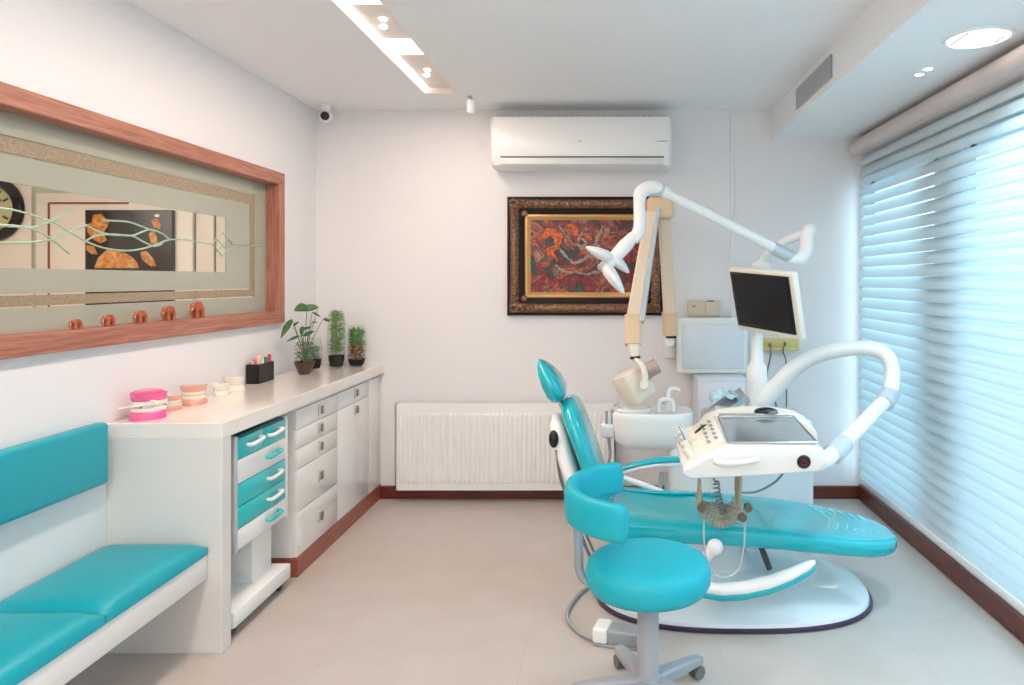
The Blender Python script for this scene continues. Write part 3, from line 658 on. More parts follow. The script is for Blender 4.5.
# round ceiling things
t = thing('security_camera', 'tiny white ceiling camera with black lens in left back corner', 'camera', (-1.95, 4.7, 2.6))
p = aty(325, 116, 4.66); obj('mount', MB().cyl((p.x, p.y+.02, ZC), (p.x, p.y+.02, p.z+.02), .03, 20), M['white2'], t)
obj('shell', MB().ball(p+Vector((0, .01, 0)), .046, (1, 1, .9)), M['white2'], t)
obj('lens', MB().ball(p+Vector((.008, -.02, -.004)), .03, (1, .9, 1)), M['black'], t)
p = aty(471, 104, 4.45)
t = thing('motion_sensor', 'small white cylindrical sensor hanging from ceiling near the air conditioner', 'sensor', (p.x, p.y, p.z))
obj('body', MB().lathe([(.001, -.06), (.02, -.058), (.028, -.04), (.03, .02), (.022, .03)], p, 20), M['white2'], t)
obj('bracket', MB().cyl((p.x-.01, p.y, p.z+.03), (p.x-.01, p.y, ZC), .017), M['lgrey'], t)
# slot light
t = thing('ceiling_light', 'long recessed ceiling light trough with white panels and small spots', 'ceiling light', ((SX0+SX1)/2, 3.0, ZC))
glow = mat('lit diffuser', '#ffffff', .5, emit='#fff4ea', es=2.6)
obj('housing', MB().box(SX0, SX1, SY0, SY1, ZC+.075, ZC+.085).box(SX0, SX0+.004, SY0, SY1, ZC, ZC+.08).box(SX1-.004, SX1, SY0, SY1, ZC, ZC+.08).box(SX0, SX1, SY1-.004, SY1, ZC, ZC+.08), mat('trough white', '#f1e6de', .4), t, smooth=False)
obj('led_strip', MB().box(SX0+.004, SX0+.02, SY0, SY1-.01, ZC+.02, ZC+.06), glow, t, smooth=False)
yy = SY1-.005; k = 0
bulb = mat('lit bulb', '#ffffff', .5, emit='#fff6ee', es=12); bz = mat('beige panel', '#e6dcd4', .5)
yb0 = [(4.385, 3.72), (3.50, 3.04), (2.83, 2.37), (2.15, 1.68)]
for hi, lo in yb0:
    pn = obj('spot_panel', MB().box(SX0+.03, SX1-.004, lo, hi-.005, ZC+.035, ZC+.045, .002), bz, t)
    yc = (hi+lo)/2
    for s_ in (-1, 1): obj('spot', MB().lathe([(.001, -.004), (.012, -.004), (.017, 0), (.017, .006)], (-1.075+s_*.016, yc-s_*.05, ZC+.03), 16), bulb, pn)
for hi, lo in ((3.72, 3.50), (3.04, 2.83), (2.37, 2.15), (1.68, 1.45)):
    obj('lit_panel', MB().box(SX0+.03, SX1-.004, lo, hi, ZC+.03, ZC+.045, .002), glow, t)
# soffit lights
def soft_round(c, r, label):
    t = thing('ceiling_light', label, 'ceiling light', tuple(c))
    obj('ring', MB().lathe([(r*.86, 0), (r*.9, -.010), (r, -.008), (r+.004, 0)], c, 40), M['white2'], t)
    obj('diffuser', MB().lathe([(.001, -.006), (r*.86, -.006), (r*.86, 0), (.001, 0)], c, 40), glow, t)
    obj('bracket', MB().box(c[0]-r*.62, c[0]-r*.56, c[1]-r*.55, c[1]+r*.55, 2.489, 2.4935).box(c[0]+r*.66, c[0]+r*.72, c[1]-r*.2, c[1]+r*.3, 2.489, 2.4935), M['grey'], t)
p = atz(978, 37, 2.5); soft_round(Vector((p.x, p.y, 2.4999)), .13, 'large round lit ceiling light in the soffit near the window')
for s_, (x, y) in enumerate(((919.5, 74), (928, 68.5))):
    p = atz(x, y, 2.5); t = thing('spotlight', ('nearer' if s_ else 'farther')+' one of two tiny lit spots in the soffit', 'spotlight', tuple(p), 'twin soffit spots')
    obj('bezel', MB().lathe([(.02, 0), (.021, -.004), (.026, -.004), (.027, 0)], p, 20), M['white2'], t)
    obj('bulb', MB().lathe([(.001, -.006), (.018, -.004), (.019, 0), (.001, 0)], p, 16), bulb, t)
# invented fixtures to carry the added warm fill lights behind the camera
for lx, ly in ((0.1, -1.0), (-1.08, -1.0)):
    t = thing('fill_light_fixture', ('added rectangular fill light on the bench side' if lx < -.5 else 'added rectangular fill light in the room middle')+' behind the photographer', 'ceiling lamp', (lx, ly, ZC), 'added fill lights behind the photographer')
    obj('frame', MB().box(lx-.19, lx+.19, ly-.47, ly+.47, 2.68, ZC, .003), M['white2'], t); obj('diffuser', MB().box(lx-.175, lx+.175, ly-.45, ly+.45, 2.672, 2.68), glow, t)
# vent grille on the soffit's left face
p0, p1 = atx(797, 0, 1.12), atx(832, 0, 1.12)
t = thing('vent_grille', 'small grey slatted vent on the side face of the soffit', 'vent', (1.12, 3.8, 2.6))
ya, yb_ = 1.12*PXF/(832-VX), 1.12*PXF/(797-VX)
za, zb_ = 2.545, 2.655
obj('frame', MB().box(1.112, 1.1225, ya, yb_, za-.006, za).box(1.112, 1.1225, ya, yb_, zb_, zb_+.006).box(1.112, 1.1225, ya, ya+.008, za, zb_).box(1.112, 1.1225, yb_-.008, yb_, za, zb_), M['lgrey'], t, smooth=False)
b = MB()
for k in range(9): z = za+.008+k*.0118; b.box(1.1115, 1.1215, ya, yb_, z-.0032, z+.0032)
for k in range(14): y = ya+.02+k*(yb_-ya-.04)/13; b.box(1.1150, 1.1205, y-.002, y+.002, za, zb_)
obj('slats', b, M['lgrey'], t, smooth=False); obj('backing', MB().box(1.1205, 1.1222, ya, yb_, za, zb_), M['grey'], t)

# ------------------------------------------------------------------ blinds
def blindmat():
    m = bpy.data.materials.new('sheer blind fabric'); m.use_nodes = True; nt = m.node_tree; N = nt.nodes; L = nt.links; N.clear()
    o = N.new('ShaderNodeOutputMaterial'); d = N.new('ShaderNodeBsdfDiffuse'); d.inputs[0].default_value = S('#dfeaee')
    tl = N.new('ShaderNodeBsdfTranslucent'); tl.inputs[0].default_value = S('#dceaee')
    x1 = N.new('ShaderNodeMixShader'); x1.inputs[0].default_value = .34; L.new(d.outputs[0], x1.inputs[1]); L.new(tl.outputs[0], x1.inputs[2]); L.new(x1.outputs[0], o.inputs[0])
    return m
t = thing('window_blind', 'wide white horizontal-slat blind covering the whole right window', 'blind', (1.71, 2.4, .15))
by0, by1 = -.5, 4.715
b = MB(); pitch = .0685; z = 2.36
while z > .19:
    n = 6; R = []
    prof = []
    for k in range(n+1):
        u = k/n; prof.append(Vector((1.702+.026*(1-u)-.009*sin(pi*u), 0, z-.0676*u)))
    ring = [(p.x, p.z) for p in prof]+[(p.x+.0012, p.z) for p in reversed(prof)]
    b.rings([[Vector((x, by0, zz_)) for x, zz_ in ring], [Vector((x, by1, zz_)) for x, zz_ in ring]])
    z -= pitch
obj('slats', b, blindmat(), t, ang=60)
obj('head_cassette', MB().tube([(1.685, by0, 2.425), (1.685, by1+.02, 2.425)], [.05, .05], 24, 1).box(1.685, 1.748, by0, by1+.02, 2.37, 2.475, .01), mat('cassette', '#cdbfba', .3), t, ang=60)
obj('bottom_rail', MB().box(1.695, 1.715, by0, by1, .145, .185, .006), M['white2'], t)
b = MB()
for y in (.3, 1.4, 2.5, 3.4, 4.5): b.cyl((1.738, y, .17), (1.738, y, 2.4), .0012, 6)
obj('ladder_cord', b, M['white2'], t)

# ------------------------------------------------------------------ dental chair
CYC = 3.33
t = thing('dental_chair', 'reclining teal dental chair on broad white base in room centre', 'dental chair', (.58, 3.4, 0))
def sup(cx, cy, a, b_, n, z, N=64):
    out = []
    for k in range(N):
        th = 2*pi*k/N; c, s_ = cos(th), sin(th)
        out.append(Vector((cx+a*(abs(c)**(2/n))*(1 if c >= 0 else -1), cy+b_*(abs(s_)**(2/n))*(1 if s_ >= 0 else -1), z)))
    return out
obj('base_rim', MB().rings([sup(.59, 3.41, .655, .445, 2.6, 0), sup(.59, 3.41, .665, .455, 2.6, .006), sup(.59, 3.41, .665, .455, 2.6, .016), sup(.59, 3.41, .655, .445, 2.6, .02)]), mat('dark plum rim', '#3b2a45', .4), t)
base = obj('base', MB().rings([sup(.59, 3.41, .652, .442, 2.6, .018), sup(.59, 3.41, .648, .438, 2.6, .035), sup(.59, 3.42, .61, .40, 2.5, .052), sup(.59, 3.43, .5, .32, 2.4, .075), sup(.55, 3.44, .36, .23, 2.4, .1), sup(.5, 3.44, .27, .18, 2.4, .13), sup(.48, 3.44, .2, .14, 2.4, .14)]), mat('base white', '#e6ebee', .2, coat=.5), t, ang=50)
p = aty(710.5, 617, 3.07); obj('screw', MB().ball(Vector((p.x, 3.06, .046)), .007, (1, 1, .5)), M['dgrey'], base)
obj('base_step', MB().rings([sup(.98, 3.43, .13, .2, 4, .05), sup(.98, 3.43, .12, .19, 4, .082), sup(.98, 3.43, .11, .18, 4, .086)]), M['white2'], base)
obj('pedestal', MB().rings([sup(.46, 3.43, .25, .17, 3, .10), sup(.45, 3.42, .21, .15, 3, .22), sup(.42, 3.40, .24, .17, 3, .30), sup(.40, 3.36, .30, .19, 3, .35)]), mat('pedestal', '#dfe6ea', .25), t, ang=50)
obj('gas_strut', MB().cyl((.74, 3.2, .18), (.68, 3.2, .335), .014), M['dgrey'], t)
# seat and leg rest
prof = [(-.075, .2, .43, .37), (-.06, .24, .462, .35), (-.03, .262, .475, .34), (.05, .27, .468, .335), (.2, .272, .455, .33), (.4, .275, .443, .325), (.62, .275, .425, .315), (.85, .272, .402, .295), (1.05, .262, .378, .268), (1.18, .235, .36, .25), (1.26, .195, .347, .240), (1.315, .145, .334, .24), (1.348, .09, .322, .244), (1.366, .045, .31, .252), (1.373, .018, .296, .266), (1.375, .004, .284, .278)]
def secr(x, wv, zt, zb, n=40, cy=CYC):
    out = []
    for k in range(n):
        th = 2*pi*k/n; c, s_ = cos(th), sin(th)
        ex = .45+.35*min(1, max(0, (x-.9)/.35)); yy = cy+wv*(abs(c)**ex)*(1 if c >= 0 else -1); zm = (zt+zb)/2; hz = (zt-zb)/2
        z = zm+hz*(abs(s_)**.5)*(1 if s_ >= 0 else -1)
        if s_ > .3: z -= .012*(1-abs((yy-cy)/max(wv, .01))**2)       # shallow dish
        out.append(Vector((x, yy, z)))
    return out
def interp(prof, m):
    out = []
    for i in range(len(prof)-1):
        for k in range(m): u = k/m; out.append(tuple(a+(b_-a)*u for a, b_ in zip(prof[i], prof[i+1])))
    out.append(prof[-1]); return out
seat = obj('seat', MB().rings([secr(*q_) for q_ in interp(prof, 3)]), M['teal2'], t, ang=60)
b = MB(); b.tube([(.02, 3.53, .464), (.08, 3.49, .459), (.3, 3.47, .446), (.5, 3.50, .434), (.56, 3.52, .430)], .007, 8, 5)
b.tube([(.015, 3.1, .462), (.02, 3.3, .461), (.015, 3.57, .465)], .006, 8, 4)
obj('seat_piping', b, M['teal2'], seat)
b = MB()
for k in range(6): 
    x = .98+.045*k; b.tube([(x+.02, 3.17+.012*k, .372-.006*k), (x+.07, 3.33, .366-.009*k), (x+.03, 3.50-.012*k, .374-.006*k)], .006, 8, 5)
obj('foot_cover', b, mat('clear vinyl ribs', '#7fdbe2', .1, coat=.8), seat)
# backrest
def slab(x0, z0, x1, z1, ws, thick, cy=CYC, N=32, bulge=0):
    a, c = Vector((x0, 0, z0)), Vector((x1, 0, z1)); d = (c-a); dn = d.normalized(); nn = Vector((dn.z, 0, -dn.x)); R = []
    for u, wv, th in ws:
        o_ = a+d*u+nn*bulge*sin(pi*u); th = th*thick; ring = []
        for k in range(N):
            tt = 2*pi*k/N; cc_, ss = cos(tt), sin(tt)
            ring.append(o_+Vector((0, cy+wv*(abs(cc_)**.55)*(1 if cc_ >= 0 else -1), 0))+nn*(th*(abs(ss)**.7)*(1 if ss >= 0 else -1)))
        R.append(ring)
    return MB().rings(R)
ws = [(0, .16, .4), (.03, .19, .8), (.1, .215, 1), (.3, .24, 1), (.55, .25, 1), (.75, .24, 1), (.88, .205, 1), (.95, .165, .85), (.99, .1, .55), (1.0, .04, .25)]
br = obj('backrest', slab(-.015, .40, -.205, .955, ws, .048, bulge=.012), M['teal2'], t, ang=60)
obj('backrest_shell', slab(-.10, .38, -.262, .865, [(0, .13, .6), (.05, .19, .9), (.2, .22, 1), (.6, .21, 1), (.85, .18, 1), (.96, .12, .8), (1, .05, .4)], .042), M['white2'], t, ang=60, label='white rear shell')
obj('tilt_knob', MB().ball((-.255, CYC-.205, .80), .03, (.75, .5, 1.35)), M['black'], t)
obj('headrest', slab(-.235, .945, -.345, 1.135, [(0, .07, .3), (.05, .11, .7), (.2, .145, 1), (.45, .15, 1), (.7, .13, .75), (.88, .09, .42), (.96, .055, .24), (1, .02, .1)], .048, bulge=.006), M['teal2'], t, ang=60)
obj('headrest_stem', MB().cyl((-.225, 3.30, .90), (-.268, 3.30, 1.0), .009).cyl((-.225, 3.36, .90), (-.268, 3.36, 1.0), .009).box(-.285, -.265, 3.28, 3.38, .97, 1.0, .004), M['chrome'], t)
# far armrest
def arm_loft(P, wv, h, m1, m2, names, parent, off):
    Q = []
    for i in range(len(P)-1):
        for k in range(4): Q.append(tuple(P[i][c]+(P[i+1][c]-P[i][c])*k/4 for c in range(3)))
    Q.append(tuple(P[-1])); P = Q; R1, R2 = [], []
    for i, p in enumerate(P):
        e = sin(pi*min(1, max(0.0, i/(len(P)-1))))**.35 if 0 < i < len(P)-1 else .3
        for R, zc, hh in ((R1, 0, h), (R2, off, h*.9)):
            R.append([Vector((p[0], p[1]+wv*e*cos(2*pi*k/16), p[2]+zc+hh*e*sin(2*pi*k/16))) for k in range(16)])
    obj(names[0], MB().rings(R1), m1, parent, ang=60); obj(names[1], MB().rings(R2), m2, parent, ang=60)
P = [aty(x, y, 3.66) for x, y in ((622, 469), (628, 466.5), (640, 463), (655, 460.5), (672, 459.5), (688, 459.5), (702, 460), (708, 461))]
arm = MB(); 
b1 = thing
arm_loft(P, .035, .016, M['teal2'], M['white2'], ('armrest_pad', 'armrest'), t, -.02)
obj('armrest_post', MB().cyl(aty(662, 472, 3.66), aty(659, 500, 3.62), .012).cyl(aty(667, 472, 3.66), aty(665, 500, 3.62), .008), M['grey'], t)
obj('link_bar', MB().tube([aty(606, 473, 3.6), aty(635, 482, 3.58), aty(668, 494, 3.55)], [.017, .016, .013], 12, 3, rnd=True), M['white2'], t)
# near armrest swung down: white with a teal underside
P = [(x_, y_, z_) for x_, y_, z_ in [tuple(aty(x, y, 2.97)) for x, y in ((690, 586), (704, 588), (722, 590), (745, 588), (768, 583), (790, 575), (806, 567), (815, 562))]]
arm_loft(P, .032, .03, M['white2'], M['teal2'], ('lowered_armrest', 'lowered_armrest_pad'), t, -.022)
obj('armrest_pivot', MB().ball(aty(715, 547, 3.02), .036, (1, .8, 1)).tube([aty(712, 550, 3.02), aty(704, 560, 3.04), aty(700, 572, 3.04), aty(698, 586, 2.98)], [.024, .022, .022, .024], 12, 3), M['white2'], t)
# hoses behind the backrest
b = MB(); b.tube([aty(557, 450, 3.15), aty(560, 475, 3.2), aty(568, 500, 3.25), aty(585, 545, 3.3), aty(598, 575, 3.3)], .008, 8, 5); b.tube([aty(559, 448, 3.16), aty(566, 480, 3.2), aty(574, 505, 3.25), aty(592, 548, 3.3), aty(604, 575, 3.3)], .006, 8, 5)
obj('rear_hoses', b, M['cable'], t)

# foot control with hose
t = thing('foot_control', 'white-capped grey foot pedal on floor behind the teal stool', 'foot pedal', (0, 2.9, 0))
Mx = Matrix.Translation((-.02, 2.90, 0))@Matrix.Rotation(radians(-14), 4, 'Z')
obj('cap', MB().box(-.045, .02, -.05, .05, .012, .075, .012, 3, Mx), M['white2'], t)
obj('body', MB().box(.018, .17, -.045, .045, .012, .07, .010, 3, Mx).box(-.04, .165, -.048, .048, 0, .014, .004, 2, Mx), M['grey'], t)
obj('hose', MB().tube([atz(596, 639, .02), atz(585, 636, .012), atz(573, 627, .012), atz(567, 616, .012), atz(571, 604, .012), atz(582, 591, .012), Vector((-.085, 3.40, .012))], .009, 10, 6), M['grey'], t)

# ------------------------------------------------------------------ stool
t = thing('stool', 'teal round dentist stool with curved backrest and grey base in front', 'stool', (.14, 2.55, 0))
sx, sy = .136, 2.47
sp = [(r_*.955, z_+.022) for r_, z_ in [(.001, .40), (.19, .40), (.218, .407), (.232, .43), (.234, .465), (.226, .49), (.205, .503), (.17, .507), (.08, .509), (.001, .51)]]
obj('seat', MB().lathe(sp, (sx, sy, 0), 56), M['teal3'], t, ang=60)
obj('seat_plate', MB().lathe([(.001, .409), (.11, .409), (.12, .422), (.001, .422)], (sx, sy, 0), 32), M['dgrey'], t)
post = obj('post', MB().lathe([(.040, .07), (.0385, .12), (.0385, .392), (.036, .397)], (sx, sy, 0), 28), mat('stool grey', '#a3a5a8', .35), t)
obj('collar', MB().lathe([(.03, .395), (.036, .397), (.036, .409), (.02, .41)], (sx, sy, 0), 24), M['dgrey'], post)
sg = mat('stool base grey', '#9b9ea3', .4)
b0 = MB().lathe([(.05, .045), (.056, .06), (.052, .095), (.042, .11), (.03, .115)], (sx, sy, 0), 24); obj('base_hub', b0, sg, t)
for k in range(5):
    a = radians(184+72*k); d = Vector((cos(a), sin(a), 0)); sdv = Vector((-sin(a), cos(a), 0)); R = []
    for r_, wv, zt_, zb_2 in ((.03, .032, .105, .06), (.12, .027, .1, .06), (.22, .023, .09, .058), (.268, .02, .083, .058), (.276, .014, .078, .062)):
        o_ = Vector((sx, sy, 0))+d*r_; R.append([o_+sdv*wv*c_+Vector((0, 0, z_)) for c_, z_ in ((-1, zb_2), (1, zb_2), (1, zt_-.008), (.7, zt_), (-.7, zt_), (-1, zt_-.008))])
    leg = obj('leg', MB().rings(R), sg, t)
    c = Vector((sx, sy, 0))+d*.255; cs = MB()
    for s_ in (-1, 1): cs.cyl(c+sdv*.006*s_+Vector((0, 0, .026)), c+sdv*.02*s_+Vector((0, 0, .026)), .0255, 18)
    cs.cyl(c+Vector((0, 0, .026)), c+Vector((0, 0, .062)), .008, 10)
    obj('caster', cs, mat('caster grey', '#6c6a68', .4) if k == 0 else bpy.data.materials['caster grey'], leg)
# curved backrest
R = []
NA = 26; a0, a1 = radians(112), radians(250)
for i in range(-2, NA+3):
    j = min(max(i, 0), NA); a = a0+(a1-a0)*j/NA; e = 1 if 0 <= i <= NA else (.85 if i in (-1, NA+1) else .45)
    ext = (0 if 0 <= i <= NA else (.010 if abs(i) == 1 or i == NA+1 else .018))*(-1 if i < 0 else 1)
    c = Vector((sx+.276*cos(a), sy+.276*sin(a), 0))+Vector((-sin(a), cos(a), 0))*ext; rad = Vector((cos(a), sin(a), 0))
    zc = .738; hh = .062
    ring = []
    for k in range(20):
        th = 2*pi*k/20; cc_, ss = cos(th), sin(th); ring.append(c+rad*(.024*e*(abs(cc_)**.6)*(1 if cc_ >= 0 else -1))+Vector((0, 0, zc+hh*e*(abs(ss)**.45)*(1 if ss >= 0 else -1))))
    R.append(ring)
obj('backrest', MB().rings(R), M['teal3'], t, ang=60)
obj('back_bar', MB().tube([(sx-.05, sy+.03, .414), (sx-.2, sy+.06, .407), (sx-.245, sy+.07, .44), (sx-.252, sy+.07, .54), (sx-.254, sy+.07, .70)], [.012, .014, .017, .018, .016], 10, 4, flat=.7), mat('blue grey metal', '#9aa6ad', .35, .4), t)

# ------------------------------------------------------------------ dental unit (column, cuspidor)
t = thing('dental_unit', 'white dental unit with spittoon basin and water taps behind the chair', 'dental unit', (.75, 4.1, 0))
obj('cabinet', MB().box(.56, 1.145, 3.86, 4.28, .02, .735, .03, 4), mat('unit white', '#e3eaee', .25, coat=.3), t)
obj('support_column', MB().box(.34, .6, 3.9, 4.18, .0, .58, .03, 4), mat('unit column white', '#eef0ef', .3), t)
R = []
for z_, a_, b_, cx_ in ((.555, .17, .10, .27), (.565, .2, .125, .265), (.60, .225, .145, .25), (.66, .232, .152, .245), (.72, .236, .155, .243), (.755, .238, .157, .243), (.765, .232, .152, .243), (.762, .20, .125, .245), (.70, .16, .10, .24), (.67, .05, .04, .22)):
    R.append(sup(cx_, 4.02, a_, b_, 3.2, z_, 48))
cus = obj('cuspidor', MB().rings(R), M['white2'], t, ang=50)
obj('bowl', MB().lathe([(.02, .0), (.07, .01), (.095, .045), (.098, .06), (.103, .06), (.1, .04), (.075, 0), (.02, -.01)], (.14, 4.02, .72), 28), mat('porcelain', '#f5f7f6', .08, coat=.8), cus)
obj('glass_filler', MB().tube([(.285, 4.0, .755), (.285, 4.0, .80), (.30, 4.0, .825), (.35, 4.0, .825), (.365, 4.0, .80), (.365, 4.0, .76)], .0125, 12, 4), M['white2'], cus)
obj('bowl_rinse_spout', MB().tube([(.335, 4.06, .755), (.34, 4.06, .83), (.345, 4.06, .865), (.365, 4.06, .882), (.395, 4.06, .878), (.41, 4.06, .866)], [.022, .018, .015, .013, .011, .009], 12, 4), M['white2'], cus)
hold = obj('assistant_holder', MB().box(-.055, .03, 3.93, 4.02, .615, .70, .02, 3).tube([(.02, 3.97, .68), (.08, 3.98, .7)], .016, 10, 1), mat('pale grey plastic', '#d9dfe0', .3), t)
obj('suction_tip', MB().cyl((-.02, 3.95, .69), (-.02, 3.95, .77), .008).cyl((.01, 3.95, .69), (.012, 3.95, .765), .006).ball((.012, 3.95, .77), .012), M['grey'], hold)
obj('suction_hose', MB().tube([(-.01, 3.97, .62), (.0, 3.98, .5), (-.03, 4.0, .38), (-.02, 4.05, .2), (.2, 4.05, .1), (.36, 4.05, .12)], .009, 8, 5), M['grey'], hold)
px_, py_ = aty(757, 0, 3.95).x, 3.95
post = obj('post', MB().lathe([(.075, .73), (.07, .76), (.062, .85), (.06, .93), (.056, 1.02), (.036, 1.055), (.033, 1.16), (.034, 1.2)], (px_, py_, 0), 28), M['white2'], t)
# lamp / monitor upright behind the monitor
obj('upright', MB().tube([(px_, py_, 1.18), (px_+.03, py_+.02, 1.35), (px_+.03, py_+.02, 1.59)], .025, 14, 3), M['white2'], t)

# small beige tray with steel instrument box and pale blue mask on the unit cabinet
t = thing('instrument_tray', 'tilted small steel tray standing on the unit, holding blue mask', 'tray', tuple(aty(712, 420, 3.93)))
c = Vector((.66, 3.95, .80)); Mx = Matrix.Translation(c)@Matrix.Rotation(radians(-32), 4, 'Y')@Matrix.Rotation(radians(20), 4, 'X')
obj('pan', MB().box(-.13, .13, -.06, .06, -.012, -.006, .002, 2, Mx).box(-.13, .13, -.06, -.055, -.012, .015, .001, 1, Mx).box(-.13, .13, .055, .06, -.012, .015, .001, 1, Mx).box(-.13, -.125, -.06, .06, -.012, .015, .001, 1, Mx).box(.125, .13, -.06, .06, -.012, .015, .001, 1, Mx), M['lgrey'], t)
obj('stand', MB().box(.60, .70, 3.94, 3.98, .735, .80, .004), M['lgrey'], t)
b = MB(); g = []
for i in range(15):
    g.append([])
    for j in range(11):
        u, v = i/14-.5, j/10-.5; p = Vector((u*.16, v*.11, .055+.05*noise.noise(Vector((u*4, v*4, 1)))+.025*noise.noise(Vector((u*11, v*11, 5)))-.12*(u*u+v*v)))
        g[-1].append(b.bm.verts.new(Vector((.655, 3.95, .83))+p))
for i in range(14):
    for j in range(10): b.bm.faces.new((g[i][j], g[i+1][j], g[i+1][j+1], g[i][j+1]))
o = solo('face_mask', b, mat('pale blue cloth', '#bfe2ea', .8), 'crumpled pale blue face mask lying in the tilted steel tray', 'mask', ang=80); solid(o, .004)

# ------------------------------------------------------------------ delivery unit (doctor's tray on its arm)
t = thing('delivery_unit', 'white instrument delivery table on curved arm over the chair', 'delivery unit', (.6, 3.0, .7))
def tf(x, y, Y=2.82): return aty(x, y, Y)
poly = [tf(684, 468), tf(683, 475), tf(690, 480), tf(720, 478.5), tf(780, 475), tf(818, 472), tf(827, 466), tf(829, 457), tf(823, 448.5), tf(812, 446), tf(730, 445.5), tf(722, 447.5), tf(704, 458)]
sh = .40; rise = .045
body = obj('table_body', MB().prism(poly, (0, sh, rise), .012, 3), mat('unit ivory white', '#f0ece6', .22, coat=.5), t, ang=50)
# instrument deck on the slanted left part
d0, d1, d2, d3 = tf(688, 465.5, 2.85), tf(725, 444.5, 2.85), tf(725, 444.5, 2.85)+Vector((0, .345, .043)), tf(688, 465.5, 2.85)+Vector((0, .345, .043))
up = Vector((0, 0, .014))
deck = obj('instrument_deck', MB().prism([d0+up*.2, d1+up*.2, d2+up*.2, d3+up*.2], (0, 0, .012), .004), M['cream'], body)
b = MB()
for k in range(5):
    for j in range(2):
        p = d0.lerp(d1, .62+.2*j)+(d3-d0)*(.2+.15*k)+up*1.3; b.box(p.x-.008, p.x+.008, p.y-.01, p.y+.01, p.z-.001, p.z+.006, .002)
obj('buttons', b, M['grey'], deck)
for k in range(5):
    p = d0.lerp(d1, .1)+(d3-d0)*(.1+.2*k)+up; obj('holder_cup', MB().cyl(p+Vector((.004, 0, -.008)), p+Vector((-.022, 0, .038)), .018, 16, .003).box(p.x-.012, p.x+.05, p.y-.006, p.y+.006, p.z-.002, p.z+.012, .003, M=rotM(p, 'Y', -.55)), M['cream'], body)
# rear rim and steel inset
def onT(x, Y, dz=0): return Vector((x, Y, CH-(446-VY)*2.82/PXF+(Y-2.82)/sh*rise+dz))
rp = [(702, 442), (702, 434), (708, 425), (722, 419), (745, 416), (780, 416.5), (800, 420), (812, 426), (818, 434), (818, 446), (702, 446)]
obj('rear_rim', MB().prism([aty(x, y, 3.17) for x, y in rp], (0, .14, .022), .012, 4), M['cream'], body, ang=60)
xa, xb, xc, xd = .487, .852, .845, .50
ins = obj('glass_inset', MB().prism([onT(xa, 2.84, .004), onT(xb, 2.84, .004), onT(xc, 3.17, .004), onT(xd, 3.17, .004)], (0, 0, .006)), mat('mirror glass', '#c4cdd1', .16, .75), body, smooth=False)
b = MB(); 
for p, q_ in ((onT(xa, 2.838, .008), onT(xb, 2.838, .008)), (onT(xb, 2.838, .008), onT(xc, 3.175, .008)), (onT(xc, 3.175, .02), onT(xd, 3.175, .02)), (onT(xd, 3.175, .008), onT(xa, 2.838, .008))): b.cyl(p, q_, .0055, 10)
obj('inset_rail', b, M['chrome'], ins)
obj('front_handle', MB().tube([tf(716, 461, 2.83), tf(716, 461.5, 2.80), tf(722, 463, 2.785), tf(736, 463, 2.785), tf(750, 461, 2.785), tf(756, 460, 2.80), tf(756, 460, 2.83)], [.013, .013, .012, .012, .012, .013, .013], 12, 4), M['white2'], body)
c = tf(803.5, 461.5, 2.825); k_ = obj('round_button', MB().lathe([(.001, .012), (.024, .012), (.028, .008), (.029, 0)], c, 28, (0, -1, 0)), mat('button black', '#23191c', .3), body)
obj('button_symbol', MB().lathe([(.010, .012), (.010, .0135), (.013, .0135), (.013, .012)], c, 20, (0, -1, 0)).box(c.x-.002, c.x+.002, c.y-.0135, c.y-.012, c.z-.004, c.z+.012), mat('button red', '#8c3440', .4), k_)
# arm
A = [tuple(aty(761, 402, 3.93)), tuple(aty(776, 387, 3.90)), tuple(aty(796, 367, 3.84)), tuple(aty(820, 354.5, 3.77)), tuple(aty(850, 348.5, 3.70)), tuple(aty(874, 349.5, 3.64)), tuple(aty(887, 356, 3.60)), tuple(aty(892.5, 370, 3.56)), tuple(aty(891.5, 386, 3.52)), tuple(aty(888, 396, 3.5))]
arm = obj('upper_arm', MB().tube(A, [.058, .05, .045, .041, .04, .04, .04, .04, .04, .036], 18, 5), M['white2'], t, ang=60)
j1 = aty(887, 398, 3.49)
obj('elbow_joint', MB().cyl(aty(891, 391, 3.53), aty(884, 404, 3.44), .046, 24, .006), mat('joint grey', '#c3cad1', .35), arm)
low = obj('lower_arm', MB().tube([aty(885, 401, 3.46), aty(862, 425, 3.28), aty(838, 449, 3.12)], [.036, .037, .037], 18, 1), M['white2'], t, ang=60)
obj('wrist_joint', MB().cyl(aty(844, 443, 3.16), aty(832, 455, 3.07), .047, 24, .008), bpy.data.materials['joint grey'], low)
obj('wrist_ball', MB().ball(aty(826, 459, 3.02), .042, (1, 1, .95)).tube([aty(833, 453, 3.08), aty(824, 461, 3.0), aty(812, 464, 2.97)], [.036, .036, .034], 14, 3), M['white2'], low)
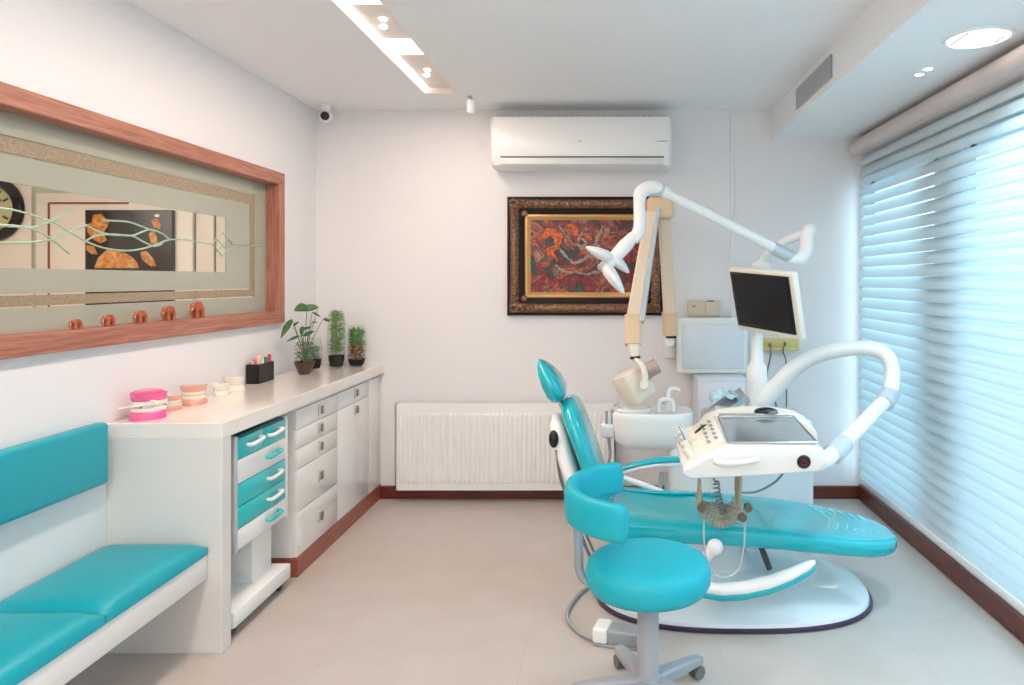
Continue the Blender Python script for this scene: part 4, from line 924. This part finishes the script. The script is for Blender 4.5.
# hanging hoses: straight leads, coiled bellies
hosem = mat('taupe hose', '#a59a86', .45)
def coil(b, P, r, wire, turns, n=8):
    Q = []
    Pv = [Vector(p) for p in P]
    dense = []
    for i in range(len(Pv)-1):
        p0, p1, p2, p3 = Pv[max(i-1, 0)], Pv[i], Pv[i+1], Pv[min(i+2, len(Pv)-1)]
        for k in range(24): t_ = k/24; dense.append(.5*((2*p1)+(p2-p0)*t_+(2*p0-5*p1+4*p2-p3)*t_*t_+(3*p1-p0-3*p2+p3)*t_**3))
    dense.append(Pv[-1]); N = turns*10
    for i in range(N+1):
        f_ = i/N*(len(dense)-1); k = min(int(f_), len(dense)-2); p = dense[k].lerp(dense[k+1], f_-k); d = (dense[k+1]-dense[k]).normalized()
        n1 = Vector((0, 1, 0)); n1 = (n1-d*n1.dot(d)).normalized(); n2 = d.cross(n1); a = 2*pi*i/10; Q.append(p+(n1*cos(a)+n2*sin(a))*r)
    b.tube(Q, wire, n, 1)
for k in range(4):
    y = 2.88+.055*k; dx = .006*k; s0 = 0
    L0 = [Vector((.372+dx*1.3, y, .74)), Vector((.375+dx, y, .64)), Vector((.372+dx, y, .585))]
    belly = [Vector((.372+dx, y, .59)), Vector((.385+dx, y, .545-.004*k)), Vector((.43+dx, y, .505+.008*k)), Vector((.47+dx, y, .498+.008*k)), Vector((.515+dx, y, .52)), Vector((.54+dx, y, .56))]
    L1 = [Vector((.54+dx, y, .56)), Vector((.545+dx*.6, y, .62)), Vector((.548+dx*.5, y, .745))]
    h = MB(); h.tube(L0, .0065, 8, 3); h.tube(L1, .0065, 8, 3); coil(h, belly, .0125, .0034, 22, 6)
    obj('handpiece_hose', h, hosem, t)
clipm = mat('dark bronze clip', '#6b6252', .35, .5)
for (x, z) in ((.380, .575), (.55, .535), (.572, .575)): obj('hose_clip', MB().lathe([(.006, -.012), (.017, -.012), (.019, 0), (.017, .012), (.006, .012)], (x, 2.865, z), 18, (0, 1, 0)), clipm, t)
h = MB(); coil(h, [aty(716, 482, 2.98), aty(718, 496, 2.98), aty(722, 508, 2.98), aty(724, 520, 2.98)], .013, .0035, 11, 6); h.tube([aty(716, 483, 2.98), aty(713, 477, 2.98), aty(712, 470, 2.98)], .0035, 6, 3)
obj('coiled_cord', h, M['cable'], t)
obj('drain_tube', MB().tube([aty(704, 515, 2.9), aty(704, 540, 2.9), aty(708, 565, 2.9), aty(722, 577, 2.9), aty(738, 570, 2.9), aty(744, 545, 2.9), aty(745, 510, 2.9)], .0035, 8, 6), M['lgrey'], t)
obj('supply_tube', MB().tube([aty(785, 470, 3.3), aty(775, 482, 3.4), aty(755, 492, 3.5), aty(735, 492, 3.55)], .006, 8, 5), M['grey'], t)
# hand instruments leaning in the holders
for k, (a_, c_, lab) in enumerate((((680, 426), (692, 452), 'polished steel handpiece leaning farthest left in the table holder'), ((677, 437), (689, 456), 'shorter steel handpiece below and left of the other one'))):
    p, q_ = aty(*a_, 3.0), aty(*c_, 2.98)
    b = MB(); b.tube([p, p.lerp(q_, .15), p.lerp(q_, .5), q_+(q_-p)*.15], [.006, .0075, .008, .011], 12, 3); b.ball(p, .0095)
    o = solo('handpiece', b, M['chrome'], lab, 'handpiece', 'handpieces in the table holders')
b = MB(); p, q_ = aty(697, 434, 3.1), aty(706, 427, 3.12); b.tube([q_+Vector((.05, 0, .01)), q_, p, p+Vector((-.005, 0, -.015))], [.004, .013, .015, .010], 12, 3)
solo('syringe', b, M['black'], 'small black-headed air syringe lying behind the steel handpieces', 'syringe')
# mouse
mc = aty(766, 411.5, 3.2)
t = thing('computer_mouse', 'black and grey computer mouse on rear rim of delivery table', 'mouse', tuple(mc))
mz = mc.z
obj('shell', MB().ball((mc.x, mc.y, mz), .055, (1, .6, .36)), M['black'], t); obj('side_grip', MB().ball((mc.x+.018, mc.y-.008, mz-.003), .04, (.95, .68, .36)), M['cable'], t); obj('scroll_wheel', MB().cyl((mc.x+.018, mc.y-.005, mz+.016), (mc.x+.018, mc.y+.005, mz+.016), .007), M['lgrey'], t)

# ------------------------------------------------------------------ monitor
t = thing('monitor', 'small tilted monitor with black screen and white housing above unit', 'monitor', tuple(aty(765, 330, 3.7)))
Mm = Matrix.Translation((.807, 3.66, 1.402))@Matrix.Rotation(-.954, 4, 'Z')@Matrix.Rotation(.296, 4, 'X')@Matrix.Rotation(.081, 4, 'Y')@Matrix.Rotation(pi/2, 4, 'X')
w_, h_ = .399, .312
fr_ = (Mm.to_3x3()@Vector((0, 0, 1))).normalized(); cen = Mm.translation.copy()
hw, hh = w_/2, h_/2
obj('housing', MB().box(-hw-.014, hw+.028, -hh-.03, hh+.018, -.045, -.002, .01, 3, Mm), M['cream'], t)
obj('bezel', MB().box(-hw, hw, -hh, hh, -.004, .004, .002, 2, Mm), M['black'], t)
obj('screen', MB().box(-hw+.016, hw-.016, -hh+.018, hh-.014, .003, .0052, 0, 2, Mm), mat('screen glass', '#14181b', .2), t)
obj('mount_arm', MB().tube([cen-fr_*.045, cen-fr_*.10+Vector((-.02, 0, -.05)), Vector((px_+.01, py_+.01, 1.36))], [.03, .03, .028], 12, 4), M['white2'], t)
# ------------------------------------------------------------------ operating lamp
t = thing('operating_lamp', 'white operating lamp with petal head on long jointed arm', 'lamp', (px_+.03, 3.97, 1.59))
LW = M['white2']
lb = obj('base_arm', MB().ball((px_+.03, 3.97, 1.6), .045, (1.3, 1, .8)).tube([(px_+.03, 3.97, 1.61), aty(770, 252, 3.93), aty(788, 240, 3.86), aty(806, 234, 3.8)], [.03, .026, .024, .03], 14, 5), LW, t, ang=60)
obj('elbow', MB().tube([aty(812, 229, 3.8), aty(809, 231, 3.79), aty(806.5, 238, 3.78), aty(806, 250, 3.75), aty(800, 259, 3.72), aty(790, 258, 3.7)], [.03, .036, .038, .036, .036, .034], 16, 5, rnd=True), LW, t, ang=60)
obj('joint_collar', MB().tube([aty(795, 259, 3.72), aty(779, 251, 3.67), aty(772, 247, 3.65)], [.036, .037, .033], 16, 2), M['lgrey'], t, ang=60)
obj('spring_arm', MB().tube([aty(776, 249, 3.66), aty(720, 220, 3.5), aty(664, 192, 3.35)], [.029, .027, .025], 16, 2), LW, t, ang=60)
obj('front_elbow', MB().tube([aty(668, 194, 3.35), aty(658, 188.5, 3.33), aty(648, 188, 3.31), aty(641, 193, 3.3), aty(639.5, 203, 3.3), aty(640, 220, 3.29), aty(639, 231, 3.28), aty(633, 240, 3.27)], [.027, .032, .033, .033, .029, .03, .032, .028], 16, 5), LW, t, ang=60)
obj('elbow_collar', MB().tube([aty(662, 190.5, 3.34), aty(655, 188.2, 3.33), aty(650, 188, 3.32)], [.0345, .035, .034], 16, 2), M['lgrey'], t, ang=60)
obj('lamp_stem', MB().tube([aty(634, 236, 3.27), aty(625, 246, 3.25), aty(614, 258, 3.22), aty(604, 267, 3.2)], [.026, .034, .031, .026], 16, 4, rnd=True), LW, t, ang=60)
def petal(a, c, wv, th, name='lamp_petal'):
    a, c = Vector(a), Vector(c); d = c-a; dn = d.normalized(); sd = dn.cross(Vector((0, -1, 0))).normalized(); nn = Vector((0, 1, 0)); R = []
    for u, k in ((0, .5), (.08, .8), (.25, 1), (.5, .92), (.75, .65), (.93, .35), (1, .12)):
        R.append([a+d*u+sd*(wv*k*cos(2*pi*j/16))+nn*(th*k*sin(2*pi*j/16)) for j in range(16)])
    return obj(name, MB().rings(R), LW, t, ang=60)
petal(aty(612, 259, 3.22), aty(586, 247, 3.14), .028, .08)
petal(aty(604, 264, 3.2), aty(624, 294, 3.16), .03, .08)
petal(aty(612, 256, 3.24), aty(629, 273, 3.3), .026, .07)
obj('reflector', MB().lathe([(.001, 0), (.02, 0), (.024, .012), (.012, .02)], aty(603, 266, 3.17), 20, (-.2, -.8, -.6)), M['lgrey'], t)
# ------------------------------------------------------------------ x-ray machine on the wall
t = thing('dental_xray', 'beige wall-mounted x-ray machine with folded twin arms and boxy head', 'x-ray machine', tuple(aty(670, 345, 4.78)))
def bar(b, p, q_, w0, w1, d0, d1, bev=.01):
    p, q_ = Vector(p), Vector(q_); dn = (q_-p).normalized(); sd = dn.cross(Vector((0, 1, 0))).normalized(); nn = sd.cross(dn); R = []
    for c, w_, d_ in ((p, w0, d0), (q_, w1, d1)):
        R.append([c+sd*w_*x+nn*d_*y for x, y in ((-1, -.6), (-.7, -1), (.7, -1), (1, -.6), (1, .6), (.7, 1), (-.7, 1), (-1, .6))])
    return b.rings(R)
obj('wall_plate', MB().box(aty(664, 0, 4.78).x, aty(676, 0, 4.78).x, 4.77, YB, .98, 1.14, .01).cyl(aty(670, 342, 4.79), aty(670, 342, 4.45), .028), M['white2'], t)
obj('rear_arm', bar(MB(), aty(670, 314, 4.46), aty(664, 216, 4.42), .042, .040, .04, .038), M['beige'], t)
obj('rear_sleeve', bar(MB(), aty(670.5, 335, 4.47), aty(669.5, 312, 4.46), .048, .050, .046, .048), M['beige_dark'], t)
obj('rear_cap', bar(MB(), aty(671, 338, 4.47), aty(671, 334, 4.47), .034, .034, .03, .03), M['black'], t)
hub = obj('hub', MB().box(-.085, .085, -.055, .055, -.07, .065, .025, 4, Matrix.Translation(aty(660, 208, 4.38))), M['beige_dark'], t)
obj('front_arm', bar(MB(), aty(651, 214, 4.34), aty(633, 320, 4.12), .037, .042, .036, .036), M['beige'], t)
obj('arm_insert', bar(MB(), aty(658, 210, 4.30), aty(641, 322, 4.09), .012, .020, .030, .030), mat('insert grey', '#c0cbd2', .35), t, label='grey strip along the arm')
obj('front_sleeve', bar(MB(), aty(633.5, 316, 4.12), aty(633, 345, 4.06), .053, .046, .044, .04), M['beige_dark'], t)
obj('head_stem', bar(MB(), aty(633.5, 344, 4.06), aty(636, 362, 4.03), .038, .020, .03, .018), M['cream'], t)
obj('stem_cap', MB().cyl(aty(635, 356, 4.03), aty(635.3, 358.5, 4.03), .031), M['black'], t)
hc = aty(634, 385, 4.05)
Mh = Matrix.Translation(hc)@Matrix.Rotation(radians(-28), 4, 'Y')@Matrix.Rotation(radians(30), 4, 'Z')
hd = obj('tube_head', MB().rings([[Mh@Vector((x*s_, y*s_, z)) for x, y in ((-.085, -.06), (-.07, -.08), (.07, -.08), (.085, -.06), (.085, .06), (.07, .08), (-.07, .08), (-.085, .06))] for z, s_ in ((-.1, .8), (-.088, .93), (-.06, 1), (.06, 1.05), (.085, .98), (.095, .8))]), M['cream'], t)
obj('yoke', MB().tube([aty(636, 360, 4.0), aty(642, 366, 3.95), aty(645, 376, 3.93), aty(644, 388, 3.92)], [.014, .018, .02, .018], 14, 4, rnd=True).cyl(aty(644, 385, 3.95), aty(644, 385, 3.90), .024), M['cream'], t)
obj('cone', MB().cyl(aty(644, 373, 4.0), aty(658, 365, 4.0), .045, 24, .004), mat('taupe cone', '#b49c90', .4), t)

# ------------------------------------------------------------------ film viewer, control box, pedestal cabinet, yellow holder
t = thing('film_viewer', 'white framed x-ray film light box with rounded corners beside monitor', 'light box', tuple(aty(712, 373, 4.66)))
v0, v1 = aty(677, 318, 4.66), aty(748, 374, 4.66)
obj('frame', MB().box(v0.x, v1.x, 4.66, 4.74, v1.z, v0.z, .018, 4), mat('viewer frame', '#eef0ea', .4), t)
obj('diffuser', MB().box(v0.x+.035, v1.x-.03, 4.6545, 4.662, v1.z+.035, v0.z-.04, .006), mat('opal acrylic', '#dfe6ec', .25), t)
obj('wall_bracket', MB().box(v0.x+.12, v1.x-.12, 4.74, YB, v1.z+.08, v0.z-.08), M['lgrey'], t)
t = thing('side_cabinet', 'tall slim pale cabinet standing against back wall below light box', 'cabinet', (.72, 4.62, 0))
c0, c1 = aty(697.5, 0, 4.5).x, aty(746, 0, 4.5).x; zt_ = v1.z-.003
obj('body', MB().box(c0, c1, 4.5, YB-.03, .06, zt_, .004), mat('pale blue white', '#e1e8f0', .3), t, smooth=False)
obj('door_seam', MB().box(c0+.01, c1-.01, 4.497, 4.5, .09, zt_-.03, .001), mat('pale door', '#e5ebf2', .3), t)
obj('plinth', MB().box(c0+.01, c1-.01, 4.52, YB-.03, 0, .06), M['grey'], t)
t = thing('wall_control_box', 'small beige box with black marks on wall above the light box', 'box', tuple(aty(705, 309, 4.8)))
u0, u1 = aty(688, 301, 4.76), aty(721, 317.5, 4.76)
cb = mat('control beige', '#cfc6b2', .45)
obj('body', MB().box(u0.x, u1.x, 4.765, YB, u1.z, u0.z, .008, 3), cb, t)
obj('cover', MB().box(aty(706, 0, 4.76).x, aty(718, 0, 4.76).x, 4.75, 4.77, u1.z+.008, u0.z-.004, .008, 3), cb, t)
b = MB(); p = aty(693, 306, 4.763); b.box(-.014, .014, -.001, .001, -.002, .002, M=Matrix.Translation(p)@Matrix.Rotation(.7, 4, 'Y')); b.box(-.012, .012, -.001, .001, -.002, .002, M=Matrix.Translation(p+Vector((.012, 0, 0)))@Matrix.Rotation(-.6, 4, 'Y')); p = aty(711, 301.5, 4.76); b.box(p.x-.022, p.x+.022, 4.755, 4.8, p.z-.003, p.z+.006, .002)
obj('marks', b, M['dgrey'], t)
t = thing('cable_holder', 'yellow strip holder on the back wall with dark cables hanging', 'holder', tuple(aty(782, 348, 4.78)))
u0, u1 = aty(763, 339, 4.76), aty(799, 350.5, 4.76)
obj('strip', MB().box(u0.x, u1.x, 4.76, YB, u1.z, u0.z, .005).box(u0.x, u1.x, 4.74, 4.765, u1.z, u1.z+.02, .004), M['yellow'], t)
b = MB(); b.tube([aty(770, 344, 4.74), aty(770.5, 356, 4.73), aty(767, 374, 4.74), aty(768, 392, 4.76), aty(776, 405, 4.76), aty(777, 470, 4.79)], .006, 8, 5)
b.tube([aty(785, 343, 4.74), aty(783, 352, 4.73), aty(786, 362, 4.74), aty(786.5, 400, 4.78), aty(786, 470, 4.79)], .005, 8, 5); b.ball(aty(770, 345, 4.735), .011, (1, 1, 1.5)); b.ball(aty(785, 344, 4.735), .011, (1, 1, 1.5))
obj('cables', b, M['cable'], t)
